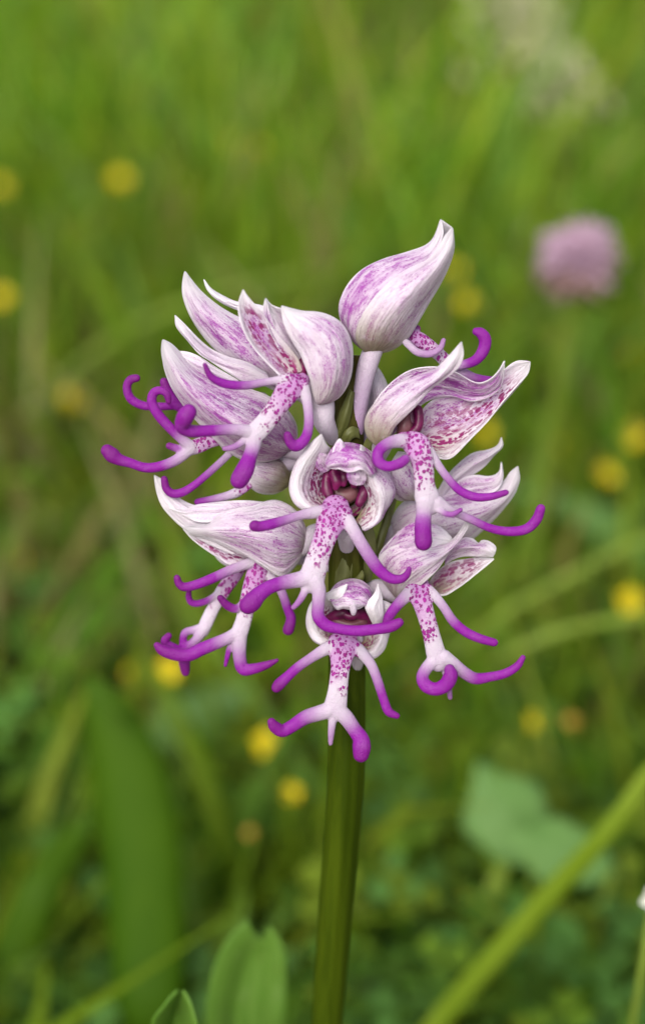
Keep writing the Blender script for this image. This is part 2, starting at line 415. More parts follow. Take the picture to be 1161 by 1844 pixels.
def lip(name, limbs, parent, origin, d0=0, mat=None, voxel=0.1, label=None, smooth=5):
    """limbs: dicts pts, p=(purple along start,end as fraction ramp t0,t1), spot=(start,end), flat, tip"""
    geo, S = [], []
    org = np.asarray(origin)
    for L in limbs:
        pts = np.array(L['pts'], float); pts[:, 2] += d0
        v, f, ctr, r = tube_geo(pts, flat=L.get('flat', 0.78))
        geo.append(((v - org) * 1000, f))
        t = np.linspace(0, 1, len(ctr))
        t0, t1 = L.get('p', (0.1, 0.6)); pu = np.clip((t - 0.4 * t0) / (0.78 * t1 - 0.4 * t0 + 0.08), 0, 1) * L.get('pm', 1.0)
        if t0 < 1: pu = 0.10 + 0.90 * pu
        s0, s1 = L.get('spot', (0, 0)); sp = s0 + (s1 - s0) * t
        tp = L.get('tip', 0.8) * sstep(L.get('tt', 0.72), 1.0, t)
        S.append(np.column_stack([(ctr - org) * 1000, r * 1000, pu, sp, tp]))
    V, F = join_geo(geo)
    me = remeshed(V, F, voxel, smooth)
    n = len(me.vertices); co = np.empty(n * 3); me.vertices.foreach_get('co', co); co = co.reshape(-1, 3)
    S = np.vstack(S)
    acc = np.zeros((n, 3))
    for i in range(0, n, 4000):
        d = np.linalg.norm(co[i:i + 4000, None, :] - S[None, :, :3], axis=2) / S[None, :, 3]
        wt = 1.0 / (d ** 6 + 0.02); acc[i:i + 4000] = (wt @ S[:, 4:7]) / wt.sum(1)[:, None]
    me.vertices.foreach_set('co', (co / 1000).ravel()); me.name = name
    me.materials.clear(); me.materials.append(mat or M_LIP)
    me.polygons.foreach_set('use_smooth', [True] * len(me.polygons))
    set_col(me, 'mix', np.clip(acc, 0, 1)); me.update()
    o = bpy.data.objects.new(name, me); COL.objects.link(o); o.parent = parent
    if label: o['label'] = label
    return o

def tubes(name, lists, mat, parent, origin, mix=None, flat=1.0, d0=0):
    geo, cols = [], []
    for pts in lists:
        pts = np.array(pts, float); pts[:, 2] += d0
        v, f, ctr, r = tube_geo(pts, flat=flat); geo.append((v, f))
        if mix is not None:
            n = len(v) // 14; t = np.linspace(0, 1, n); a, b = np.array(mix[0]), np.array(mix[1])
            cols.append(np.repeat(a[None] * (1 - t[:, None]) + b[None] * t[:, None], 14, axis=0))
    V, F = join_geo(geo)
    o = mesh_obj(name, V, F, mat, parent, origin=origin)
    if mix is not None: set_col(o.data, 'mix', np.vstack(cols))
    return o

# ------------------------------------------------------------------ the orchid
stem_px = [(628, 640, -20, 22), (626, 760, -10, 27), (624, 900, 0, 31), (624, 1050, 0, 32), (624, 1200, 0, 32), (622, 1400, -25, 32), (605, 1620, -90, 30), (588, 1844, -175, 27)]
p_end = spike(np.array([588, 1844, -175.0]))
BASE = np.array([p_end[0] - 0.004, p_end[1] + 0.004, 0.0])
orchid = empty('orchid', BASE, 'monkey orchid in bloom with white and purple flowers on a green stalk in front', 'orchid')

def build_stem():
    q = crom(np.array(stem_px, float), 60)
    ctr = spike(q[:, :3]); dep = (ctr - CP) @ CF
    r = q[:, 3] * KPX * dep
    low = crom(np.vstack([ctr[-2], ctr[-1], ctr[-1] * 0.45 + BASE * 0.55 + [0, 0.003, 0], BASE + [0, 0, -0.006]]), 24)[6:]
    ctr = np.vstack([ctr, low]); r = np.concatenate([r, np.full(len(low), r[-1] * 1.05)])
    T = np.gradient(ctr, axis=0); T /= np.linalg.norm(T, axis=1)[:, None]
    X = np.cross(T, CF); X /= np.linalg.norm(X, axis=1)[:, None]; Y = np.cross(T, X)
    ns = 40; th = np.linspace(0, 2 * np.pi, ns, endpoint=False)
    rib = 1 + 0.035 * np.sin(th * 9) + 0.03 * np.sin(th * 4 + 1)
    V = np.vstack([c + rr * rib[:, None] * (np.cos(th)[:, None] * x + np.sin(th)[:, None] * y) for c, rr, x, y in zip(ctr, r, X, Y)])
    n = len(ctr)
    F = [(i * ns + j, i * ns + (j + 1) % ns, (i + 1) * ns + (j + 1) % ns, (i + 1) * ns + j) for i in range(n - 1) for j in range(ns)]
    F.append(tuple(range(ns))[::-1])
    return mesh_obj('stem', V, F, M_STEM, orchid, origin=BASE)
build_stem()

def off(c, d): return [(x, y, z + d) for x, y, z in c]

def flower(ovary, label, d0, mix=((0.05, 0, 0), (0.25, 0, 0))):
    o = tubes('flower', [ovary], M_LIP, orchid, BASE, mix=mix, d0=d0)
    o['label'] = label
    return o

def S(name, curves, par, d0, mix=(1, 0, 0), **kw):
    return sheet(name, [off(c, d0) for c in curves], M_PETAL, par, BASE, mix, **kw)

def BK(name, curves, par, d0, drop=70, mix=(1, 0, 0), **kw):
    return shell_back(name, [off(c, d0) for c in curves], M_PETAL, par, BASE, drop, mix=mix, **kw)

def body(pts, s0=1.0, s1=0.3, flat=0.5, **kw): return dict(pts=pts, p=(2, 3), spot=(s0, s1), flat=flat, tip=0, **kw)
def arm(pts, t0=0.15, t1=0.75, **kw): return dict(pts=pts, p=(t0, t1), **kw)

# ---- topmost flower, closed hood pointing up right
def f_top():
    d0 = 0
    fl = flower([(672, 628, 0, 19), (661, 660, 4, 19), (652, 700, 4, 17), (646, 740, 0, 16), (636, 800, -8, 15)], 'topmost flower, closed lilac hood', d0, ((0.0, 0, 0), (0.62, 0, 0)))
    left = [(793, 394, 6), (778, 432, 4), (757, 447, 2), (708, 461, 0), (667, 476, 0), (640, 496, 0), (619, 524, 0), (609, 553, 0), (615, 580, 0), (630, 606, 0), (650, 628, 0), (668, 634, 0)]
    seam = [(793, 394, 6), (797, 425, 16), (774, 466, 34), (738, 486, 48), (712, 502, 58), (680, 532, 62), (656, 566, 58), (643, 596, 46), (646, 618, 28), (660, 632, 8)]
    lmid = [(793, 394, 6), (787, 428, 14), (765, 456, 24), (722, 473, 36), (683, 493, 44), (655, 520, 46), (634, 552, 42), (626, 585, 34), (634, 612, 22), (655, 630, 6)]
    right = [(814, 409, 10), (817, 447, 8), (806, 484, 6), (789, 518, 4), (769, 551, 2), (752, 581, 0), (735, 608, 0), (715, 626, 0), (688, 635, 0), (668, 637, 0)]
    s2 = [(814, 409, 10), (800, 424, 20), (776, 462, 40), (738, 481, 54), (708, 500, 64), (676, 531, 67), (652, 565, 62), (640, 597, 50), (643, 620, 32), (660, 637, 8)]
    rmid = [(814, 409, 10), (811, 440, 26), (792, 476, 46), (768, 506, 60), (742, 534, 70), (720, 560, 74), (700, 590, 66), (687, 615, 44), (672, 636, 12)]
    S('dorsal_sepal', [left, lmid, seam], fl, d0, (0.95, 0, 0.2), margin=0.05)
    S('lateral_sepal', [s2, rmid, right], fl, d0, (0.55, 0.10, 0.9))
    BK('lateral_sepal', [left, right], fl, d0 - 4, 60, (0.6, 0, 0.5))
    lip('lip', [body([(728, 600, -20, 12), (755, 612, -14, 15), (785, 634, -10, 13), (812, 660, -12, 13)], 1.0, 0.35),
                arm([(730, 616, 8, 7), (751, 634, 14, 7.5), (775, 637, 16, 7), (792, 627, 16, 6), (798, 613, 14, 5)], 0.0, 0.5, pm=0.55, tip=0.2),
                arm([(745, 606, -30, 8), (750, 592, -26, 8)], 0, 0.6),
                arm([(805, 660, -14, 9), (832, 657, -10, 9), (855, 649, -6, 10), (869, 632, -4, 11.5), (873, 612, -4, 12), (865, 600, -4, 11), (857, 597, -4, 8)], 0, 0.35, tip=0.3),
                arm([(805, 662, -20, 9), (832, 671, -26, 10), (859, 682, -32, 9), (905, 686, -40, 8), (938, 676, -44, 8), (947, 655, -46, 7)], 0, 0.4)], fl, BASE, d0)
f_top()

# ---- upper left flower in front
def f_upleft():
    d0 = 60
    fl = flower([(572, 690, -10, 24), (580, 730, -14, 23), (584, 760, -16, 20), (606, 800, -60, 12), (622, 830, -70, 9)], 'upper left flower with dotted inner sepal and domed hood', d0, ((0.0, 0, 0), (0.05, 0, 0)))
    S('lateral_sepal', [[(438, 521, 20), (429, 545, 24), (430, 570, 26), (440, 600, 28), (459, 630, 26), (485, 659, 24), (505, 679, 22)],
                        [(438, 521, 20), (440, 550, 20), (451, 580, 14), (470, 612, 6), (492, 638, 0), (512, 659, 0), (524, 676, 8)],
                        [(438, 521, 20), (452, 540, 20), (472, 562, 16), (497, 597, 4), (519, 622, -6), (537, 645, -8), (546, 668, 0)]],
      fl, d0, ((0.5, 0.9, 0.9), (0.3, 1.0, 0.9), (0, 0.4, 0.7)), margin=0.22)
    rim = [(507, 550, 14), (511, 582, 22), (527, 615, 30), (543, 642, 34), (552, 666, 36), (561, 690, 36), (566, 718, 30), (572, 728, 22)]
    m1 = [(507, 550, 14), (528, 572, 30), (556, 600, 46), (578, 630, 54), (588, 660, 54), (590, 690, 46), (582, 718, 32), (574, 728, 22)]
    sil = [(508, 551, 12), (540, 560, 6), (573, 562, 2), (606, 575, 0), (626, 598, 0), (635, 630, 0), (633, 665, 0), (624, 698, 2), (602, 722, 8), (576, 729, 18)]
    m2 = [(508, 551, 13), (535, 564, 22), (566, 578, 34), (597, 600, 38), (613, 628, 38), (616, 662, 36), (608, 696, 30), (592, 720, 22), (575, 729, 20)]
    S('lateral_sepal', [rim, m1, m2, sil], fl, d0, (0.62, 0.05, 0.35), margin=0.14)
    S('dorsal_sepal', [[(478, 537, 0), (481, 570, 4), (494, 603, 2), (522, 636, -10), (546, 664, -18)],
                       [(478, 537, 0), (488, 556, -6), (508, 580, -14), (535, 612, -26), (562, 650, -30)],
                       [(478, 537, 0), (490, 549, -4), (512, 556, -6), (542, 562, -8), (578, 570, -10)]], fl, d0, (0.45, 0, 0.2))
    S('petal', [[(476, 540, 8), (474, 560, 10), (482, 590, 8), (500, 625, 0)], [(478, 537, 8), (480, 565, 6), (490, 595, 2), (508, 628, -6)], [(481, 542, 8), (488, 566, 4), (500, 600, -2), (518, 632, -10)]], fl, d0, (0.8, 0, 0), ripple=1)
    BK('dorsal_sepal', [rim, sil], fl, d0 - 6, 60, (0.7, 0, 0.3))
    tubes('column', [[(546, 652, -16, 9), (544, 668, -10, 11), (540, 682, -2, 8)]], M_COL, fl, BASE, d0=d0)
    lip('lip', [body([(545, 684, 14, 14), (530, 693, 26, 23), (516, 708, 34, 23), (498, 734, 40, 19), (480, 758, 44, 19), (460, 780, 46, 19), (452, 788, 46, 15)], 1.15, 0.05),
                arm([(520, 684, 26, 14), (498, 685, 32, 8), (472, 689, 40, 7.5), (439, 694, 50, 8.5), (405, 691, 58, 8.5), (380, 678, 64, 7), (369, 657, 66, 4.5)], 0.15, 0.65),
                arm([(545, 696, 24, 14), (553, 725, 34, 9.5), (556, 762, 46, 9), (550, 789, 52, 10), (534, 803, 56, 11), (523, 797, 58, 10), (518, 784, 58, 8)], 0.25, 0.7),
                arm([(452, 778, 46, 13), (430, 774, 54, 11), (405, 774, 60, 10.5), (371, 776, 70, 11), (343, 776, 80, 12), (328, 768, 90, 13), (333, 752, 98, 16), (340, 742, 100, 15)], 0.05, 0.45, tt=0.75, tip=0.3),
                arm([(460, 782, 46, 15), (456, 804, 52, 14), (450, 822, 62, 13.5), (441, 846, 76, 17), (431, 864, 82, 17)], 0.15, 0.55, tt=0.55, tip=0.5),
                arm([(446, 788, 48, 7), (430, 800, 54, 6.5), (418, 806, 58, 6), (404, 808, 60, 5)], 0.0, 0.6, pm=0.7, tip=0.2)], fl, BASE, d0)
f_upleft()

# ---- left flower behind it: long white-tipped hood
def f_left():
    d0 = 0
    fl = flower([(520, 806, -20, 20), (560, 820, -24, 19), (600, 850, -24, 16), (622, 880, -16, 10)], 'left flower with long white tipped hood and curled lobes', d0)
    lo = [(293, 611, 6), (291, 637, 6), (299, 670, 6), (314, 707, 6), (332, 732, 6), (356, 759, 6), (380, 786, 6), (407, 812, 6), (432, 826, 4), (466, 832, 2), (500, 827, 0), (520, 812, 0)]
    hi = [(293, 611, 6), (310, 619, 0), (328, 637, -6), (348, 656, -10), (372, 673, -14), (405, 688, -16), (440, 698, -18), (480, 712, -20), (515, 735, -20), (534, 768, -16), (536, 788, -10), (526, 810, -2)]
    mid = [(293, 611, 6), (302, 640, 24), (324, 676, 40), (354, 708, 54), (386, 735, 62), (418, 758, 66), (450, 776, 64), (482, 792, 52), (508, 806, 30), (523, 812, 4)]
    S('lateral_sepal', [hi, mid, lo], fl, d0, (0.95, 0.02, 0.3), margin=0.14)
    BK('lateral_sepal', [hi, lo], fl, d0 - 4, 70, (0.7, 0, 0.3))
    S('petal', [[(318, 632, -6), (336, 633, -8), (356, 640, -8), (390, 662, -6), (430, 685, -10)], [(318, 634, -6), (338, 645, -2), (362, 658, 2), (395, 676, 2), (430, 692, -8)], [(320, 636, -6), (338, 655, -6), (362, 672, -6), (396, 688, -6), (432, 698, -14)]], fl, d0, (0.35, 0, 0))
    S('dorsal_sepal', [[(315, 567, -20), (332, 582, -20), (357, 608, -22), (381, 628, -24), (411, 642, -24), (445, 652, -24), (480, 672, -26)],
                       [(315, 567, -20), (328, 592, -8), (352, 622, -4), (380, 644, 0), (412, 658, 0), (446, 668, -4), (482, 682, -12)],
                       [(315, 567, -20), (317, 588, -16), (337, 612, -16), (357, 636, -12), (378, 650, -10), (405, 668, -6), (440, 690, -12)]], fl, d0, (0.32, 0.05, 0))
    lip('lip', [body([(430, 790, -18, 16), (400, 789, -8, 14), (378, 794, -2, 14), (356, 803, 4, 15), (340, 809, 8, 13)], 0.9, 0.7),
                arm([(345, 806, 8, 12), (318, 828, 14, 10.5), (288, 840, 18, 10), (261, 842, 22, 9.5), (236, 834, 24, 9.5), (216, 828, 26, 11.5), (203, 820, 26, 15), (194, 812, 26, 13)], 0.05, 0.4),
                arm([(346, 806, 8, 12), (328, 791, 12, 10), (304, 768, 14, 10), (284, 745, 16, 10), (274, 724, 16, 9.5), (277, 708, 18, 9), (289, 703, 22, 8), (301, 710, 24, 7), (304, 723, 24, 6)], 0.0, 0.25),
                arm([(345, 812, 6, 8), (325, 809, 8, 8), (305, 803, 10, 7)], 0, 0.4, pm=0.9),
                arm([(430, 796, -10, 9), (409, 821, 0, 7.5), (379, 849, 10, 7.5), (352, 872, 16, 7.5), (330, 886, 20, 8.5), (312, 889, 22, 8.5), (300, 880, 22, 8), (296, 863, 22, 7)], 0.05, 0.55)], fl, BASE, d0)
f_left()

# ---- far left flower at the back
def f_backleft():
    d0 = -70
    fl = flower([(520, 690, -20, 18), (560, 720, -24, 17), (600, 760, -6, 14), (622, 790, 40, 10)], 'flower behind the upper left pair, tall white sepals', d0)
    l = [(333, 488, 0), (328, 515, 4), (333, 542, 6), (344, 572, 8), (361, 598, 8), (382, 624, 8), (410, 650, 6), (450, 680, 4), (500, 705, 0)]
    m = [(333, 488, 0), (341, 520, 14), (362, 555, 26), (392, 588, 36), (425, 618, 42), (460, 648, 40), (500, 680, 20), (515, 695, 2)]
    r = [(333, 488, 0), (350, 511, 0), (371, 534, 0), (396, 552, 0), (426, 570, -2), (470, 590, -6), (515, 620, -8), (540, 660, -6), (530, 695, -2)]
    S('lateral_sepal', [l, m, r], fl, d0, (0.80, 0, 0.2))
    BK('lateral_sepal', [l, r], fl, d0 - 4, 60, (0.6, 0, 0.2))
    S('dorsal_sepal', [[(367, 503, -12), (372, 521, -10), (388, 538, -10), (412, 552, -10), (450, 566, -14), (500, 580, -14)], [(367, 503, -12), (380, 522, -6), (402, 538, -4), (430, 550, -4), (465, 556, -8), (505, 572, -14)], [(367, 503, -12), (381, 520, -14), (404, 534, -16), (428, 544, -18), (470, 550, -20), (510, 566, -24)]], fl, d0, (0.1, 0, 0))
    lip('lip', [body([(470, 720, -10, 16), (420, 728, -14, 15), (370, 732, -10, 14)], 0.3, 0),
                arm([(376, 732, -8, 9), (330, 731, 0, 7.5), (288, 732, 6, 8), (257, 730, 10, 8.5), (236, 718, 12, 9), (229, 698, 14, 8.5), (235, 684, 14, 8.5), (246, 681, 14, 8)], 0, 0.2),
                arm([(376, 738, 0, 12), (332, 735, 4, 12), (310, 718, 6, 12), (301, 702, 6, 11), (296, 688, 6, 9)], 0, 0.2)], fl, BASE, d0)
f_backleft()

# ---- small rounded hood deep between the left flowers
def f_inner():
    d0 = -20
    fl = flower([(500, 845, -30, 22), (522, 830, -26, 20), (560, 830, -20, 17), (615, 850, 0, 12)], 'small rounded greyish hood between the left flowers', d0)
    a = [(446, 838, -4), (442, 858, -6), (450, 876, -8), (470, 888, -8), (498, 888, -8), (520, 874, -10)]
    m = [(446, 838, -4), (462, 846, 20), (480, 852, 34), (500, 856, 30), (514, 862, 12), (522, 870, -8)]
    b = [(446, 838, -4), (462, 826, -8), (486, 820, -12), (508, 830, -14), (520, 848, -14), (524, 866, -10)]
    S('dorsal_sepal', [a, m, b], fl, d0, (0.5, 0, 1.0), base_green=0.1, margin=0.05)
    BK('lateral_sepal', [a, b], fl, d0 - 4, 40, (0.5, 0, 0.6))
    lip('lip', [body([(462, 855, -10, 12), (445, 874, -4, 10), (425, 888, 0, 10)], 0.6, 0.9),
                arm([(428, 886, 0, 10), (410, 893, 4, 9), (385, 899, 6, 8), (356, 904, 8, 7)], 0.1, 1.0, tip=0.1)], fl, BASE, d0)
f_inner()

# ---- upper right flower, open towards the right
def f_right():
    d0 = 40
    fl = flower([(690, 796, -6, 20), (682, 815, -30, 18), (668, 840, -60, 15), (640, 870, -70, 10)], 'upper right flower open sideways with striped inner sepal', d0, ((0.05, 0, 0), (0.1, 0, 0)))
    tipc = (831, 615, 62)
    dome = [tipc, (808, 640, 56), (782, 664, 46), (750, 676, 32), (718, 690, 20), (688, 712, 8), (664, 738, 4), (655, 764, 4), (662, 790, 8), (680, 804, 16)]
    m = [tipc, (818, 642, 64), (794, 674, 66), (762, 697, 66), (734, 718, 62), (708, 742, 56), (690, 766, 48), (684, 790, 36), (684, 804, 22)]
    rim = [tipc, (835, 640, 60), (824, 664, 56), (798, 684, 54), (775, 702, 54), (752, 728, 54), (730, 750, 54), (710, 770, 52), (701, 793, 44), (692, 806, 28)]
    S('lateral_sepal', [dome, m, rim], fl, d0, (0.62, 0.02, 0.9), margin=0.12)
    top = [(908, 649, 20), (897, 668, 20), (879, 684, 18), (856, 689, 14), (823, 671, 6), (797, 661, 0), (767, 660, -4), (735, 667, -6), (705, 687, -8), (680, 714, -8), (662, 745, -4)]
    tm = [(908, 649, 20), (895, 690, 8), (868, 706, -4), (838, 704, -16), (806, 694, -26), (775, 692, -30), (748, 702, -30), (722, 722, -28), (700, 748, -22), (680, 775, -10)]
    low = [(908, 649, 20), (903, 694, 6), (880, 716, -4), (849, 724, -14), (820, 716, -28), (790, 716, -36), (764, 726, -38), (744, 745, -36), (728, 765, -26), (706, 785, -6)]
    S('dorsal_sepal', [top, tm, low], fl, d0, (0.9, 0.0, 0), margin=0.06, tip_white=0.05)
    S('lateral_sepal', [[(954, 651, 0), (928, 650, -4), (898, 672, -12), (862, 696, -20), (824, 706, -30), (784, 716, -38), (756, 742, -36), (746, 778, -20)],
                        [(954, 651, 0), (930, 676, -14), (900, 702, -24), (868, 728, -32), (836, 752, -36), (804, 768, -36), (776, 778, -30), (756, 790, -16)],
                        [(954, 651, 0), (944, 678, -6), (920, 708, -8), (890, 740, -10), (858, 768, -12), (828, 792, -10), (798, 806, -6), (770, 806, 0)],
                        [(954, 651, 0), (950, 672, 2), (930, 694, 6), (904, 724, 6), (878, 758, 6), (848, 790, 6), (812, 826, 4), (786, 826, 4)]],
      fl, d0, ((0.9, 0.75, 0.35, 0), (0.1, 0.9, 1.0, 0.0), (0.2, 0.3, 0.6, 0)), margin=0.02)
    tubes('column', [[(752, 738, 10, 9), (754, 752, 14, 9), (752, 768, 18, 9), (742, 780, 22, 9), (734, 788, 24, 6)], [(738, 742, 4, 10), (742, 760, 8, 10)]], M_COL, fl, BASE, d0=d0)
    tubes('stigma', [[(726, 752, 8, 14), (728, 770, 14, 15), (722, 784, 18, 10)]], M_POCKET, fl, BASE, d0=d0)
    lip('lip', [body([(724, 790, 40, 14), (740, 796, 56, 22), (752, 806, 66, 25), (760, 832, 78, 21), (764, 870, 86, 19), (768, 894, 88, 23), (774, 908, 88, 21)], 1.1, 0.1),
                arm([(735, 795, 56, 14), (716, 794, 66, 13), (696, 800, 78, 11), (681, 814, 88, 10.5), (682, 832, 96, 10.5), (699, 840, 102, 9.5), (720, 834, 104, 10), (730, 827, 104, 9)], 0.15, 0.45, tip=0.2),
                arm([(770, 808, 66, 10), (790, 840, 70, 8), (810, 866, 76, 8), (830, 885, 80, 8.5), (856, 895, 84, 8.5), (884, 894, 86, 7.5), (910, 887, 88, 6)], 0.1, 0.5, tt=0.8, tip=0.5),
                arm([(766, 902, 88, 19), (763, 925, 94, 15), (761, 945, 104, 15.5), (762, 976, 112, 16.5)], 0.1, 0.6, tt=0.45, tip=0.5),
                arm([(786, 906, 86, 15), (814, 921, 80, 8.5), (849, 936, 76, 8), (882, 951, 72, 8), (915, 957, 70, 9), (946, 953, 68, 9.5), (965, 936, 68, 10), (973, 916, 68, 9)], 0.15, 0.45, tip=0.3),
                arm([(784, 914, 92, 7), (800, 924, 98, 6), (815, 926, 102, 5.5), (829, 918, 104, 4.5)], 0.1, 0.5, pm=0.9, tip=0.2)], fl, BASE, d0)
f_right()

# ---- white back hood glimpsed under the topmost flower
def f_glimpse():
    d0 = -70
    fl = flower([(668, 745, -4, 18), (660, 780, 4, 17), (646, 820, 30, 12), (632, 850, 50, 8)], 'pale hood glimpsed behind the topmost stalk', d0)
    a = [(668, 650, 0), (660, 680, 2), (655, 710, 2), (654, 740, 0), (664, 765, 0)]
    m = [(668, 650, 0), (674, 680, 18), (678, 710, 26), (676, 740, 18), (668, 765, 4)]
    b = [(668, 650, 0), (684, 668, -2), (696, 692, -4), (702, 725, -4), (676, 768, 0)]
    S('dorsal_sepal', [a, m, b], fl, d0, (0.35, 0, 0))
    BK('lateral_sepal', [a, b], fl, d0 - 4, 40, (0.4, 0, 0))
f_glimpse()

# ---- right flower at the back, three upswept tips
def f_backright():
    d0 = -45
    fl = flower([(712, 955, -14, 14), (706, 905, -6, 9), (700, 925, 0, 8), (692, 960, 10, 8), (650, 1000, 20, 8)][0:1] + [(700, 968, -16, 12), (680, 990, -10, 10), (640, 1015, 10, 8)], 'flower behind on the right with three upswept tips', d0)
    up = [(932, 839, 4), (917, 850, 0), (906, 868, -6), (885, 884, -12), (850, 884, -16), (815, 880, -18), (775, 884, -18), (740, 895, -14), (715, 915, -6), (702, 940, 0)]
    m = [(932, 839, 4), (926, 866, 16), (906, 896, 28), (872, 916, 42), (836, 926, 52), (798, 934, 56), (764, 942, 50), (732, 952, 34), (708, 958, 8)]
    lo = [(932, 839, 4), (936, 863, 4), (924, 891, 4), (902, 921, 4), (880, 944, 4), (856, 966, 4), (828, 990, 4), (790, 1010, 4), (745, 1008, 2), (705, 975, 0)]
    S('lateral_sepal', [up, m, lo], fl, d0, (0.55, 0, 0.2))
    BK('lateral_sepal', [up, lo], fl, d0 - 4, 60, (0.5, 0, 0.2))
    S('dorsal_sepal', [[(902, 787, 2), (895, 801, 0), (879, 809, -2), (849, 816, -4), (823, 836, -6), (800, 862, -8), (780, 900, -8)], [(902, 787, 2), (899, 804, 8), (880, 820, 14), (852, 834, 18), (828, 852, 18), (806, 876, 12), (788, 905, 0)], [(902, 787, 2), (905, 803, 2), (889, 820, 0), (870, 842, -2), (844, 859, -4), (816, 872, -6), (800, 905, -8)]], fl, d0, (0.42, 0, 0))
    S('petal', [[(902, 832, 6), (897, 850, 6), (880, 857, 4), (850, 855, 2), (815, 868, -2), (780, 890, -6)], [(902, 832, 6), (901, 858, 12), (884, 872, 14), (854, 876, 14), (820, 884, 10), (785, 900, 0)], [(902, 832, 6), (905, 862, 8), (893, 884, 6), (860, 898, 4), (825, 902, 2), (790, 910, -2)]], fl, d0, (0.6, 0, 0))
    # smooth pale hood that fills the gap below the upper right flower's curled lobe
    a = [(700, 846, 30), (692, 870, 26), (698, 890, 20), (720, 902, 14), (742, 900, 8)]
    b = [(716, 812, 30), (740, 818, 26), (756, 845, 22), (758, 875, 14), (748, 900, 8)]
    mm = [(706, 828, 32), (714, 848, 46), (724, 868, 48), (736, 888, 34), (746, 902, 10)]
    S('lateral_sepal', [a, mm, b], fl, d0 + 10, (0.55, 0, 0.8))
f_backright()

